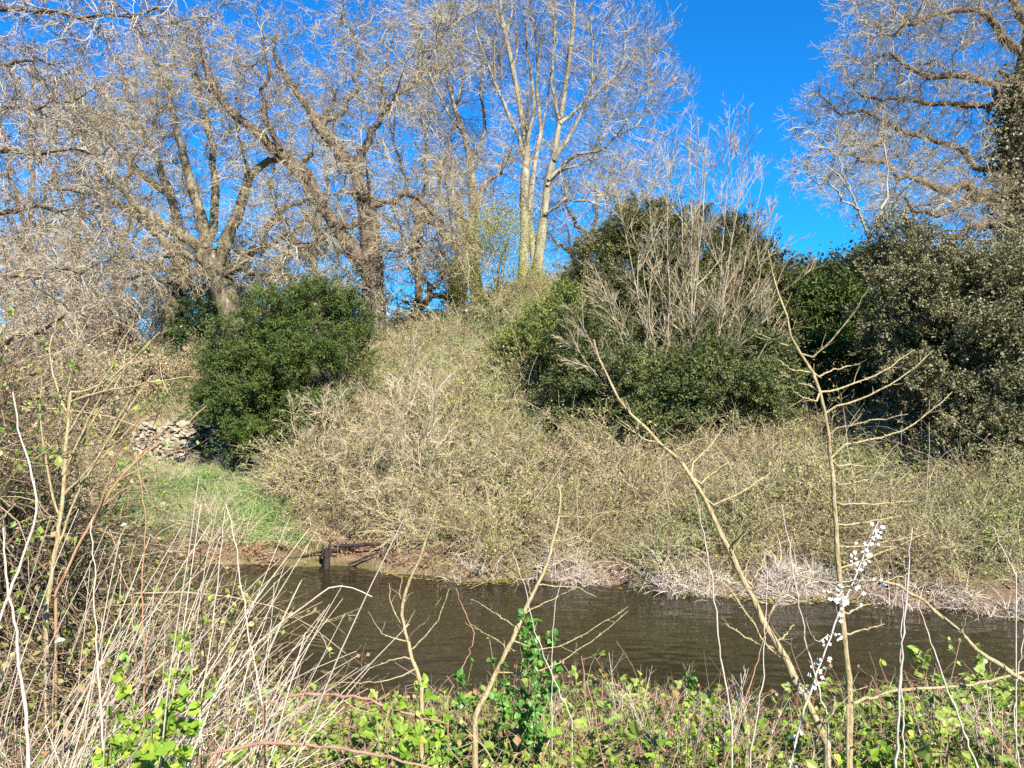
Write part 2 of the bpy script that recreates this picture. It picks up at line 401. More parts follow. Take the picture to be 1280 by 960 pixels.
# ------------------------------------------------------------------ scattering for what nobody could count
def scatter(name, protos, pts, rots, scales, kind='stuff', label=None):
    col = bpy.data.collections.new(name + '_pieces')          # not linked to the scene: only instanced
    for me in protos:
        for mm in ([me] if not isinstance(me, list) else me):
            col.objects.link(bpy.data.objects.new(name + '_piece', mm))
    me = bpy.data.meshes.new(name)
    K = len(pts)
    me.vertices.add(K); me.vertices.foreach_set('co', np.asarray(pts, np.float32).ravel())
    a = me.attributes.new('rot', 'FLOAT_VECTOR', 'POINT'); a.data.foreach_set('vector', np.asarray(rots, np.float32).ravel())
    a = me.attributes.new('scl', 'FLOAT', 'POINT'); a.data.foreach_set('value', np.asarray(scales, np.float32).ravel())
    o = bpy.data.objects.new(name, me); COL.objects.link(o); o['kind'] = kind
    if label: o['label'] = label
    ng = bpy.data.node_groups.new(name, 'GeometryNodeTree')
    ng.interface.new_socket('Geometry', in_out='INPUT', socket_type='NodeSocketGeometry')
    ng.interface.new_socket('Geometry', in_out='OUTPUT', socket_type='NodeSocketGeometry')
    N, L = ng.nodes, ng.links
    gi, go = N.new('NodeGroupInput'), N.new('NodeGroupOutput')
    ci = N.new('GeometryNodeCollectionInfo'); ci.inputs[0].default_value = col; ci.inputs[1].default_value = True; ci.inputs[2].default_value = True
    ip = N.new('GeometryNodeInstanceOnPoints'); ip.inputs['Pick Instance'].default_value = True
    ra = N.new('GeometryNodeInputNamedAttribute'); ra.data_type = 'FLOAT_VECTOR'; ra.inputs[0].default_value = 'rot'
    sa = N.new('GeometryNodeInputNamedAttribute'); sa.data_type = 'FLOAT'; sa.inputs[0].default_value = 'scl'
    rv = N.new('FunctionNodeRandomValue'); rv.data_type = 'INT'
    for s in rv.inputs:
        if s.name == 'Min' and s.type == 'INT': s.default_value = 0
        if s.name == 'Max' and s.type == 'INT': s.default_value = len(protos) - 1
    L.new(gi.outputs[0], ip.inputs['Points']); L.new(ci.outputs[0], ip.inputs['Instance'])
    L.new([s for s in rv.outputs if s.type == 'INT' and s.enabled][0], ip.inputs['Instance Index'])
    L.new([s for s in ra.outputs if s.enabled][0], ip.inputs['Rotation']); L.new([s for s in sa.outputs if s.enabled][0], ip.inputs['Scale'])
    L.new(ip.outputs[0], go.inputs[0])
    md = o.modifiers.new('scatter', 'NODES'); md.node_group = ng
    return o

def multi_mat(parts):
    """one mesh of several materials: [(Geo, mat)]"""
    G = Geo(); counts = []
    for gg, mm in parts:
        v = np.concatenate(gg.v)
        q = np.concatenate(gg.q) if gg.q else np.zeros((0, 4), int); t_ = np.concatenate(gg.t) if gg.t else np.zeros((0, 3), int)
        G.add(v, q, t_); counts.append((len(q), len(t_)))
    me = G.mesh('piece', None)
    ix = np.concatenate([np.full(c[0], k) for k, c in enumerate(counts)] + [np.full(c[1], k) for k, c in enumerate(counts)]).astype(np.int32)
    for gg, mm in parts: me.materials.append(mm)
    me.polygons.foreach_set('material_index', ix)
    return me

def disc(rng, K, r):
    a = rng.random(K) * 2 * math.pi; q = r * np.sqrt(rng.random(K))
    return np.stack([np.cos(a) * q, np.sin(a) * q, np.zeros(K)], 1)

def arcs(rng, base, L, lean, droop, N=6, wig=0.05, az=None):
    K = len(base)
    az = rng.random(K) * 2 * math.pi if az is None else az
    ln = np.radians(lean[0] + (lean[1] - lean[0]) * rng.random(K))
    d = np.stack([np.cos(az) * np.sin(ln), np.sin(az) * np.sin(ln), np.cos(ln)], 1)
    st = ((L[0] + (L[1] - L[0]) * rng.random(K)) / (N - 1))[:, None]
    p = [base]
    for k in range(N - 1):
        p.append(p[-1] + d * st); d = norm(d + np.array([0, 0, -droop]) + wig * rng.normal(size=(K, 3)))
    return np.stack(p, 1)

def bramble_piece(seed, canes=34, L=(.5, 1.3), leaf_n=5, leaf=.038, cr=.0045, cmat='far_bramble_cane', lmat='far_bramble_leaf', rad=.45, twn=5):
    rng = np.random.default_rng(seed)
    C = arcs(rng, disc(rng, canes, rad), L, (5, 55), .22, 7, .12)
    R = np.tile(taper(cr, cr * .5, 7), (canes, 1))
    g1 = tubes(Geo(), C, R)
    T, TR = grow(rng, C, R, twn, .15, 1, (.12, .32), (30, 80), .15, .05, 4, .7, cr * .55, Lrel=False)
    tubes(g1, T, TR)
    idx = rng.integers(0, len(T), len(T) * leaf_n); f = rng.random(len(idx)) * 2.99; i = f.astype(int); w = (f - i)[:, None]
    pos = T[idx, i] * (1 - w) + T[idx, i + 1] * w
    d = norm(rng.normal(size=pos.shape) + np.array([0, 0, .3])); n = norm(rng.normal(size=pos.shape) * .7 + np.array([0, -.2, 1]))
    g2 = leaves(Geo(), T_DIAMOND, pos, d, n, leaf * (.6 + .8 * rng.random(len(pos))), .75)
    return multi_mat([(g1, M[cmat]), (g2, M[lmat])])

def grass_piece(seed, n=120, L=(.2, .5), lean=(5, 45), droop=.25, w=.006, mat='dry_grass', rad=.25):
    rng = np.random.default_rng(seed)
    C = arcs(rng, disc(rng, n, rad), L, lean, droop, 5, .08)
    R = np.tile(taper(w, w * .2, 5), (n, 1))
    return tubes(Geo(), C, R).mesh('piece', M[mat])

def herb_piece(seed, n=60, h=(.1, .3), leaf=.05, mat='green_grass', rad=.28, tpl=T_DIAMOND, per=7, wid=.5):
    rng = np.random.default_rng(seed)
    C = arcs(rng, disc(rng, n, rad), h, (0, 40), .1, 4, .1)
    g1 = tubes(Geo(), C, np.tile(taper(.003, .0015, 4), (n, 1)))
    idx = np.repeat(np.arange(n), per); f = rng.random(len(idx)) * 2.99; i = f.astype(int); w = (f - i)[:, None]
    pos = C[idx, i] * (1 - w) + C[idx, i + 1] * w
    d = norm(rng.normal(size=pos.shape) * np.array([1, 1, .5]) + np.array([0, 0, .2])); nn = norm(rng.normal(size=pos.shape) * .4 + np.array([0, 0, 1]))
    leaves(g1, tpl, pos, d, nn, leaf * (.6 + .8 * rng.random(len(pos))), wid)
    return g1.mesh('piece', M[mat])

def on_ground(rng, K, xr, yr, keep, tilt=.25, zoff=-.03, smin=.7, smax=1.3):
    x = xr[0] + (xr[1] - xr[0]) * rng.random(K); y = yr[0] + (yr[1] - yr[0]) * rng.random(K)
    u = x / np.maximum(y, .5) * F + CX
    k = keep(x, y, u)
    x, y = x[k], y[k]; K = len(x)
    p = np.stack([x, y, ground_z(x, y) + zoff], 1)
    r = np.stack([rng.normal(size=K) * tilt, rng.normal(size=K) * tilt, rng.random(K) * 6.283], 1)
    return p, r, smin + (smax - smin) * rng.random(K)

rng = np.random.default_rng(11)
def dfar(x, y): return y - far_edge(x)
def patchy(x, y, s=1.0, o=0.0):
    return np.sin(x * 1.3 * s + o) * np.sin(y * 1.7 * s + o * 2) + .6 * np.sin(x * 3.1 * s + y * 2.3 * s + o)

# brambles over the far bank
def in_grass(x, y, u): return (u > 130) & (u < 400 - 24 * (y - 13.5)) & (y < 19.2)
def kb(x, y, u):
    d = dfar(x, y)
    return (d > .5 + .25 * np.sin(x * 2)) & (u > -80) & (u < 1380) & ~in_grass(x, y, u) & ~((u < 560) & (d < 1.0)) & ~((u > 520) & (u < 620) & (y > 23.3)) & ~((u > 150) & (u < 300) & (y > 18.6) & (y < 19.8))
def lumps(q, amp=.4):
    x, y = q[0][:, 0], q[0][:, 1]
    return q[0], q[1], q[2] * (1 + amp * (np.sin(x * 1.9 + 1.3 * np.sin(y * 1.1)) * np.sin(y * 2.1 + x * .5)))
def cat2(a, b): return tuple(np.concatenate([u, v]) for u, v in zip(a, b))
def pm(x, y): return np.sin(x * .9 + 1.1 * np.sin(y * .8)) * np.sin(y * 1.0 + .6 * np.sin(x * 1.3)) + .35 * np.sin(x * 2.6 + y * 1.7) * np.sin(y * 2.9 - x)
def gap(x, y): return np.sin(x * 3.3 + 2 * np.sin(y * 1.4)) * np.sin(y * 3.9 + 1.5 * np.sin(x * 1.1)) < .72
def kA(x, y, u): return kb(x, y, u) & (np.abs(pm(x, y)) < .42) & gap(x, y)
def kB(x, y, u): return kb(x, y, u) & (pm(x, y) > .12) & gap(x, y)
def kC(x, y, u): return kb(x, y, u) & (pm(x, y) < -.08) & gap(x, y)
p1 = cat2(on_ground(rng, 2800, (-17, 12), (9.5, 19.5), kA, .4, -.05, .5, 1.2), on_ground(rng, 1600, (-26, 12), (19.5, 31), kA, .3, -.08, .6, 1.2))
scatter('bramble_thicket', [bramble_piece(100 + k, 34, (.5, 1.3), 3, .032, .0042, twn=7) for k in range(6)], *lumps(p1))
p1 = cat2(on_ground(rng, 3600, (-17, 12), (9.5, 19.5), kB, .45, -.05, .5, 1.25), on_ground(rng, 1900, (-26, 12), (19.5, 31), kB, .3, -.08, .6, 1.2))
scatter('bare_brambles', [bramble_piece(120 + k, 30, (.4, 1.3), 2, .028, .0038, 'bare_cane', 'far_dead_leaf', .4, 9) for k in range(4)], *lumps(p1))
p1 = cat2(on_ground(rng, 2600, (-17, 12), (9.5, 19.5), kC, .4, -.05, .5, 1.15), on_ground(rng, 1200, (-26, 12), (19.5, 31), kC, .3, -.08, .6, 1.2))
scatter('leafy_brambles', [bramble_piece(140 + k, 28, (.4, 1.1), 4, .036, .004, 'far_bramble_cane', 'far_green_leaf', .4, 6) for k in range(4)], *lumps(p1))
# long arching canes thrown out over the thicket
rc = np.random.default_rng(77); b_, _, _ = on_ground(rc, 1500, (-16, 11), (10, 21), kb)
C = arcs(rc, b_, (.9, 2.2), (5, 40), .2, 9, .07)
tag(tubes(Geo(), C, np.tile(taper(.0055, .002, 9), (len(C), 1)), 4).obj('bramble_canes', M['bare_cane']), kind='stuff')
# grasses among them
def kg(x, y, u): return (dfar(x, y) > .3) & (u > -60) & (u < 1350) & (patchy(x, y) > .1)
q = on_ground(rng, 3600, (-20, 12), (9.5, 28), kg, .25, -.02, .8, 1.6)
scatter('dry_grass', [grass_piece(200 + k, 110, (.25, .6), (10, 60), .3, .0045) for k in range(4)], *q)
def kgr(x, y, u): return (dfar(x, y) > .55) & (((in_grass(x, y, u)) & (y < 16.9) & (patchy(x, y, 1.4) > -1.2)) | ((u > 300) & (u < 480) & (y < 15.5) & (patchy(x, y, 1.3, 1) > .2)) | ((u > 380) & (u < 760) & (y > 15.5) & (patchy(x, y, 1.1, 2) > .0)))
q = on_ground(rng, 4200, (-13, 5), (12, 25), kgr, .2, -.02, .7, 1.4)
scatter('meadow_grass', [herb_piece(230 + k, 60, (.12, .34), .05, per=9, wid=.35) for k in range(2)] + [grass_piece(235 + k, 90, (.2, .5), (20, 80), .3, .0035, 'dry_grass') for k in range(2)] + [grass_piece(240 + k, 120, (.15, .4), (5, 50), .3, .004, 'green_grass') for k in range(3)], *q)
# dark ivy on the shaded crest below the trees
q = on_ground(rng, 700, (-5, 3), (20, 28), lambda x, y, u: (u > 500) & (u < 640 + 0 * y) & (y > 22.2) & (patchy(x, y, .9, 4) > -.7), .2, -.02, .8, 1.4)
scatter('ivy_carpet', [herb_piece(250 + k, 50, (.1, .35), .08, 'ivy', .35) for k in range(3)], *q)
# bleached fringe along the far waterline
def kf(x, y, u): d = dfar(x, y); return (d > -.08) & (d < .3 + .2 * np.sin(x * 2.7) * np.sin(x * 1.1)) & (u > 530) & (u < 1400) & (rng.random(len(x)) < np.clip((u - 530) / 200, .1, 1))
q = on_ground(rng, 2600, (-3, 11), (9.4, 13.5), kf, .45, .02, .5, 1.25)
scatter('bleached_fringe', [grass_piece(260 + k, 34, (.2, .5), (10, 80), .3, .0045, 'white_grass', .22) for k in range(4)], *q)
# litter, roots and thin cover on the earth bank
def kl(x, y, u): d = dfar(x, y); return (d > .05) & (d < 1.6) & (u > -100) & (u < 640)
q = on_ground(rng, 2600, (-14, 0), (11, 16.5), kl, .6, -.02, .5, 1.0)
scatter('bank_litter', [herb_piece(270 + k, 26, (.05, .16), .05, 'dead_leaf', .3) for k in range(2)] + [grass_piece(275 + k, 30, (.1, .35), (40, 100), .2, .005, 'far_bramble_cane', .3) for k in range(2)], *q)
# floating weed at the waterline
x = np.linspace(-2, 9, 1600); u_ = rng.random(1600)
ed = far_edge(x); pos = np.stack([x + rng.normal(size=1600) * .1, ed - .02 - .25 * u_ ** 2, np.full(1600, .006)], 1)
pos = pos[(patchy(pos[:, 0], pos[:, 1], 1.5) > .25)]
g = Geo(); leaves(g, T_DIAMOND, pos, norm(rng.normal(size=pos.shape) * np.array([1, 1, .02])), np.tile([0, 0, 1.0], (len(pos), 1)), .03 + .05 * rng.random(len(pos)), .8)
tag(g.obj('floating_weed', M['algae']), kind='stuff')

# distant wood behind the hollow
crown = []
for k in range(3):
    r2 = np.random.default_rng(300 + k); gg = Geo()
    c = norm(r2.normal(size=(2600, 3))) * (1 + .25 * r2.normal(size=(2600, 1))) * np.array([2.2, 2.2, 2.6]) + np.array([0, 0, 2.4])
    leaves(gg, T_DIAMOND, c, norm(r2.normal(size=c.shape)), norm(r2.normal(size=c.shape)), .22 + .2 * r2.random(2600), .7)
    crown.append(gg.mesh('piece', M['wood_crown']))
q = on_ground(rng, 1100, (-30, 110), (48, 140), lambda x, y, u: (u > 820) & (u < 1700), .1, -.5, .7, 1.2)
scatter('distant_wood', crown, *q)

# ------------------------------------------------------------------ bare trees
def colonize(rng, seeds, seed_r, att, step, kill, infl, up, noise, iters):
    """branches that grow from the limbs into the empty parts of the crown"""
    nodes = np.array(seeds); par = np.full(len(nodes), -1)
    d = np.linalg.norm(att[:, None] - nodes[None], axis=2)
    near = d.argmin(1); nd_ = d[np.arange(len(att)), near]
    live = (nd_ > kill * .7) & (nd_ < infl * 2.5)
    att, near, nd_ = att[live], near[live], nd_[live]
    lastd = np.zeros((len(nodes), 3))
    for it in range(iters):
        if len(att) == 0: break
        m = nd_ < infl
        if not m.any(): m = nd_ < nd_.min() + .3
        acc = np.zeros((len(nodes), 3)); np.add.at(acc, near[m], norm(att[m] - nodes[near[m]]))
        act = np.unique(near[m])
        dirs = norm(norm(acc[act]) + noise * rng.normal(size=(len(act), 3)) + .5 * lastd[act] + np.array([0, 0, up]))
        new = nodes[act] + dirs * step
        n0 = len(nodes); nodes = np.vstack([nodes, new]); par = np.concatenate([par, act]); lastd = np.vstack([lastd, dirs])
        dd = np.linalg.norm(att[:, None] - new[None], axis=2); j = dd.argmin(1); v = dd[np.arange(len(att)), j]
        up_ = v < nd_; near[up_] = n0 + j[up_]; nd_[up_] = v[up_]
        k = nd_ > kill
        att, near, nd_ = att[k], near[k], nd_[k]
    return nodes, par

def crown_mesh(rng, root, Ps, Rs, style, bark):
    """branches fill the crown round the limbs; twigs and buds grow on the branches"""
    s = style; sp = s['spread']
    seeds = np.concatenate([smooth_path(p, 30)[6:] for p in Ps]); sr = np.concatenate([np.interp(np.linspace(0, 1, 30), np.linspace(0, 1, len(r)), r)[6:] for r in Rs])
    tt = np.tile(np.linspace(.2, 1, 24), len(Ps))
    w = .35 + tt; i = rng.choice(len(seeds), s['att'], p=w / w.sum())
    off = norm(rng.normal(size=(len(i), 3))) * (rng.random((len(i), 1)) ** .45) * sp * (.75 + .45 * tt[i])[:, None]
    off[:, 2] *= np.where(off[:, 2] > 0, .9 * (1.15 - .45 * tt[i]), .7)
    att = seeds[i] + off
    att = att[att[:, 2] > ground_z(att[:, 0], att[:, 1]) + s.get('low', 1.0)]
    nodes, par = colonize(rng, seeds, sr, att, s['step'], s['kill'], s['infl'], s['up'], s['noise'], s['iters'])
    N = len(nodes); n0 = len(seeds)
    cnt = np.zeros(N); kids = [[] for _ in range(N)]
    for k in range(N - 1, n0 - 1, -1):
        if not kids[k]: cnt[k] = 1
        cnt[par[k]] += cnt[k]; kids[par[k]].append(k)
    rad = s['rb'] * np.maximum(cnt, 1) ** .46
    rad[:n0] = np.minimum(np.maximum(sr, rad[:n0] * 0), sr)
    chains = []
    st = [(p, k) for p in range(n0) for k in kids[p]]
    while st:
        p, k = st.pop(); c = [p, k]
        r0 = min(rad[k] * 1.15, rad[p] * .85 if p < n0 else rad[p]); 
        while kids[k]:
            ks = sorted(kids[k], key=lambda q: -cnt[q])
            for q in ks[1:]: st.append((k, q))
            k = ks[0]; c.append(k)
        rr = np.minimum(rad[c], r0); chains.append((nodes[c], rr))
    parts = {4: [], 8: [], 16: []}
    for c, rr in chains:
        n = 4 if len(c) <= 4 else 8 if len(c) <= 9 else 16
        t0 = np.linspace(0, 1, len(c)); t1 = np.linspace(0, 1, n)
        parts[n].append((np.stack([np.interp(t1, t0, c[:, q]) for q in range(3)], 1), np.interp(t1, t0, rr) * (1 - .35 * t1 ** 3)))
    gA, g = Geo(), Geo()
    for n, L in parts.items():
        if L: tubes(gA if n == 16 else g, np.stack([x for x, _ in L]), np.stack([y for _, y in L]), 5 if n == 16 else 4)
    e = np.arange(n0, N); e = e[cnt[e] <= s.get('twig_max', 14)]
    seg = np.stack([nodes[par[e]], nodes[e]], 1); sR = np.stack([rad[e], rad[e]], 1)
    D, DR = grow(rng, seg, sR, s['nt'][0], .0, 1, s['L4'], (20, 62), s['wig'], s['up'] * .4, 4, .7, s['rt'], Lrel=False, fall=0)
    tubes(g, D, DR, 3)
    E, ER = grow(rng, D, DR, s['nt'][1], .3, 1, (.35, .7), (25, 60), s['wig'], s['up'] * .4, 3, .8, s['rt'] * .8, fall=.2)
    tubes(g, E, ER, 3)
    if not gA.v: gA = Geo(); tubes(gA, np.stack([c[:2] for c, _ in chains[:1]]), np.full((1, 2), s['rb']), 4)
    o = bpy.data.objects.new('crown', multi_mat([(gA, M[bark]), (g, M[s['twig']])])); COL.objects.link(o)
    o.parent = root; o.matrix_parent_inverse = parent_inv(root)
    o['label'] = s['crown_label']
    if s.get('bud'):
        tip = np.concatenate([D[:, -1], E[:, -1], E[:, 1]])
        if s.get('nb', 1) > 1: tip = np.concatenate([tip, D[:, 1], D[:, 2]])
        tip = tip + rng.normal(size=tip.shape) * .012
        g = leaves(Geo(), T_DIAMOND, tip, rng.normal(size=tip.shape), rng.normal(size=tip.shape), s.get('bs', .05) * (.6 + .8 * rng.random(len(tip))), .8)
        g.obj('buds', M[s['bud']], o)

OAK = dict(jit=.075, spread=1.6, att=3300, step=.25, kill=.37, infl=2.2, up=.0, noise=.36, iters=30, rb=.0088, nt=(3, 3), L4=(.18, .5), wig=.24, rt=.0043, twig_max=30, twig='oak_twig', bud='oak_bud', bs=.024, nb=2, crown_label='twisted lichen-grey branches and budding twigs')
ASH = dict(spread=1.5, att=2600, step=.27, kill=.38, infl=2.2, up=.35, noise=.18, iters=28, rb=.0085, nt=(3, 3), L4=(.25, .65), wig=.13, rt=.0042, twig_max=30, twig='ash_twig', crown_label='pale upswept branches and fine bare twigs')

def tree(name, label, cat, base, limbs, style, bark, seed, auto=None, group=None, ivy=None):
    """limbs: (pixels, Y0, Y1, r0, r1); the first is the trunk"""
    rng = np.random.default_rng(seed)
    root = thing(name, label, cat, base, group)
    Ps, Rs = [], []
    for k, (pix, Y0, Y1, r0, r1) in enumerate(limbs):
        p = trace(pix, Y0, Y1, 14, rng, style.get('jit', .03) * (.4 + .6 * (r0 < .2)) if k else .015)
        r = taper(r0, r1, 14, .9) * (1 + .08 * rng.normal(size=14))
        if k == 0:
            p[0, 2] -= .4; r[0] *= 1.35; r[1] *= 1.12
        ob = tubes(Geo(), p[None], r[None], 10 if r0 > .1 else 7).obj('trunk' if k == 0 else 'limb', M[bark], root, True)
        if k == 0: trunk = ob
        Ps.append(p); Rs.append(r)
    tp = Ps[0]
    if auto:
        n, L, ang, up = auto
        src = np.stack(Ps[:1] * 2 + Ps[1:]) if len(Ps) > 1 else np.stack(Ps)
        A, AR = grow(rng, src, np.stack(Rs[:1] * 2 + Rs[1:]) if len(Ps) > 1 else np.stack(Rs), n, .45, .95, L, ang, style['wig'] * .5, up, 14, .6, .03, rend=.25, Lrel=False, fall=.3, side=(1, .8, .8))
        for a, ar in zip(A, AR):
            tubes(Geo(), a[None], ar[None], 7).obj('limb', M[bark], root, True); Ps.append(a); Rs.append(ar)
    crown_mesh(rng, root, Ps[1:] if len(Ps) > 1 else Ps, Rs[1:] if len(Ps) > 1 else Rs, style, bark)
    if ivy:
        n, lo, hi, mat, sz, th = ivy
        f = (lo + (hi - lo) * rng.random(n)) * 12.99; i = f.astype(int); w = (f - i)[:, None]
        c = tp[i] * (1 - w) + tp[i + 1] * w; a = rng.random(n) * 6.283
        o = np.stack([np.cos(a), np.sin(a), .2 * rng.normal(size=n)], 1)
        pos = c + o * (Rs[0][i] + th * rng.random(n) ** 1.5)[:, None]
        g = leaves(Geo(), T_DIAMOND, pos, norm(o + rng.normal(size=o.shape) * .6 - np.array([0, 0, .4])), norm(o + .5 * rng.normal(size=o.shape)), sz * (.6 + .8 * rng.random(n)), .8)
        g.obj('ivy', M[mat], trunk)
    return root

tree('oak_tree', 'old oak with one broad trunk on the hill behind the ruined wall', 'tree', P(214, 446, 26), [
 ([(214, 446), (214, 410), (220, 370), (226, 335)], 26, 26, .36, .3),
 ([(226, 338), (205, 300), (160, 262), (110, 240), (60, 235)], 26, 25, .2, .05),
 ([(226, 338), (222, 280), (205, 220), (170, 150), (150, 90)], 26, 27, .2, .04),
 ([(222, 345), (190, 330), (140, 330), (100, 345)], 26, 24.5, .12, .03),
 ([(205, 240), (150, 190), (110, 140), (95, 90)], 26.7, 27.5, .12, .03)],
 OAK, 'oak_bark', 1, (1, (2.0, 3.6), (40, 80), .15))
tree('oak_tree', 'spreading oak with heavy pale limbs, growing just behind the dark evergreen', 'tree', P(294, 425, 24), [
 ([(296, 430), (288, 390), (272, 345), (259, 315)], 24, 24, .40, .32),
 ([(259, 322), (235, 300), (203, 280), (163, 247), (128, 210), (100, 150), (85, 105)], 24, 23.5, .2, .04),
 ([(258, 312), (252, 272), (240, 235), (228, 190), (214, 130), (203, 75)], 24, 25, .2, .04),
 ([(272, 335), (284, 300), (298, 262), (311, 222), (328, 206), (350, 200), (372, 212), (388, 190)], 24, 23, .22, .07),
 ([(290, 335), (322, 312), (334, 288), (358, 263), (386, 246)], 24, 23.2, .15, .06),
 ([(290, 340), (330, 312), (372, 290), (395, 262), (420, 240)], 24, 23, .1, .04),
 ([(258, 300), (270, 240), (265, 180), (250, 120), (235, 60)], 24, 25.5, .16, .03),
 ([(262, 330), (230, 318), (195, 325), (160, 350)], 24, 22.5, .12, .03),
 ([(275, 345), (330, 340), (370, 352), (385, 375), (405, 385)], 24, 21.5, .11, .05)],
 OAK, 'oak_bark', 2, (1, (1.8, 3.0), (40, 85), .2))
tree('oak_tree', 'tall twin-stemmed oak on the mound, its left stem leaning across the sky', 'tree', P(470, 445, 23), [
 ([(472, 460), (469, 410), (465, 350), (463, 300), (460, 270), (451, 235)], 23, 23, .37, .27),
 ([(466, 345), (428, 296), (400, 250), (380, 214), (345, 186), (302, 150), (264, 112), (256, 72), (243, 38)], 23, 22.5, .25, .05),
 ([(452, 238), (440, 207), (418, 182), (398, 158), (372, 118), (350, 85), (340, 50)], 23, 23.6, .22, .04),
 ([(443, 212), (463, 168), (476, 130), (478, 92), (492, 62)], 23, 23, .13, .03),
 ([(462, 258), (500, 246), (532, 255), (560, 285), (575, 310)], 23, 22, .11, .03),
 ([(464, 318), (500, 313), (524, 310), (532, 298)], 23, 22.3, .08, .03),
 ([(458, 270), (425, 287), (392, 302), (350, 318)], 23, 22, .11, .03),
 ([(400, 160), (440, 120), (450, 75), (440, 40)], 23.3, 24, .1, .03),
 ([(350, 188), (330, 140), (335, 95), (325, 50)], 22.6, 22, .1, .03),
 ([(472, 130), (510, 110), (525, 85), (530, 60)], 23, 23.5, .08, .02)],
 OAK, 'dark_bark', 3, (1, (1.8, 3.0), (40, 85), .2), ivy=(700, .0, .6, 'oak_twig', .07, .12))
tree('oak_tree', 'low forking oak with a dark ivy-clad trunk against the sky on the crest', 'tree', P(572, 405, 26), [
 ([(572, 412), (571, 385), (574, 350), (577, 325)], 26, 26, .29, .25),
 ([(575, 360), (545, 375), (524, 381), (508, 372)], 26, 25, .12, .05),
 ([(527, 380), (535, 364), (528, 350), (516, 342), (513, 325)], 25.1, 25, .08, .03),
 ([(533, 365), (548, 353), (563, 340)], 25.1, 25.3, .07, .03),
 ([(577, 330), (560, 298), (540, 280), (512, 262)], 26, 25.5, .17, .04),
 ([(578, 330), (594, 270), (606, 235), (622, 215), (640, 190)], 26, 26.5, .17, .04),
 ([(577, 330), (575, 280), (565, 230), (560, 180)], 26, 27, .12, .03)],
 dict(OAK, att=1700, spread=1.3, low=.3), 'ivy_bark', 4, (1, (1.5, 2.6), (20, 60), .3), ivy=(1500, .3, 1, 'gold_shrub', .08, .4))
tree('slim_tree', 'slim crooked trunk leaning between the forking oak and the grey ash', 'tree', P(606, 398, 26.5), [
 ([(607, 404), (604, 380), (597, 350), (590, 330)], 26.5, 26.5, .16, .12),
 ([(590, 332), (584, 300), (575, 260), (590, 220)], 26.5, 27, .1, .03),
 ([(590, 332), (606, 300), (612, 260)], 26.5, 27, .08, .03)],
 dict(OAK, att=900, spread=1.0), 'ivy_bark', 5, None)
tree('ash_tree', 'slender ash with one long bare stem, left of the grey twin ash', 'tree', P(594, 395, 30), [
 ([(594, 400), (594, 330), (592, 270), (588, 205), (578, 160), (563, 115), (553, 60), (548, 15)], 30, 30, .2, .03),
 ([(580, 165), (560, 140), (540, 100), (530, 60), (525, 35)], 30, 30, .08, .02),
 ([(588, 205), (606, 160), (600, 110), (605, 60), (600, 20)], 30, 30.5, .08, .02),
 ([(570, 130), (580, 90), (575, 40), (580, 5)], 30, 29.5, .06, .02),
 ([(590, 225), (560, 190), (540, 160), (528, 130)], 30, 29, .05, .02)],
 dict(ASH, att=1700, spread=1.25), 'ash_bark', 6, (2, (1.5, 3), (20, 45), .3))
tree('ash_tree', 'tallest bare ash, pale grey twin stems rising from the crest into blue sky', 'tree', P(662, 376, 28), [
 ([(656, 385), (654, 345), (656, 300), (655, 245), (658, 180), (650, 130), (640, 80), (628, 20), (622, -40)], 28, 28, .21, .03),
 ([(668, 385), (672, 335), (680, 272), (684, 232), (693, 198), (700, 150), (708, 100), (716, 40), (720, -30)], 28, 27.6, .2, .03),
 ([(671, 385), (668, 320), (662, 260), (668, 210), (676, 160), (672, 100), (680, 30)], 28, 28.5, .15, .03),
 ([(657, 200), (645, 165), (630, 130), (612, 85), (598, 50), (590, 15)], 28, 28, .08, .02),
 ([(693, 200), (716, 165), (735, 120), (748, 75), (752, 30)], 27.7, 27.2, .09, .02),
 ([(686, 225), (720, 195), (750, 188), (780, 165), (805, 158)], 27.7, 26.8, .08, .02),
 ([(681, 268), (710, 250), (745, 256), (775, 275)], 27.7, 26.8, .06, .02),
 ([(700, 155), (730, 130), (760, 105), (778, 85)], 27.7, 28.2, .07, .02),
 ([(658, 185), (668, 130), (660, 70), (655, 5)], 28, 28.6, .08, .02),
 ([(700, 150), (690, 100), (695, 50), (690, -10)], 27.7, 28.3, .07, .02),
 ([(684, 232), (700, 215), (740, 195), (770, 130)], 27.7, 28.3, .06, .02)],
 dict(ASH, att=3400, spread=1.6), 'ash_bark', 7, (2, (2, 3.6), (18, 42), .3))
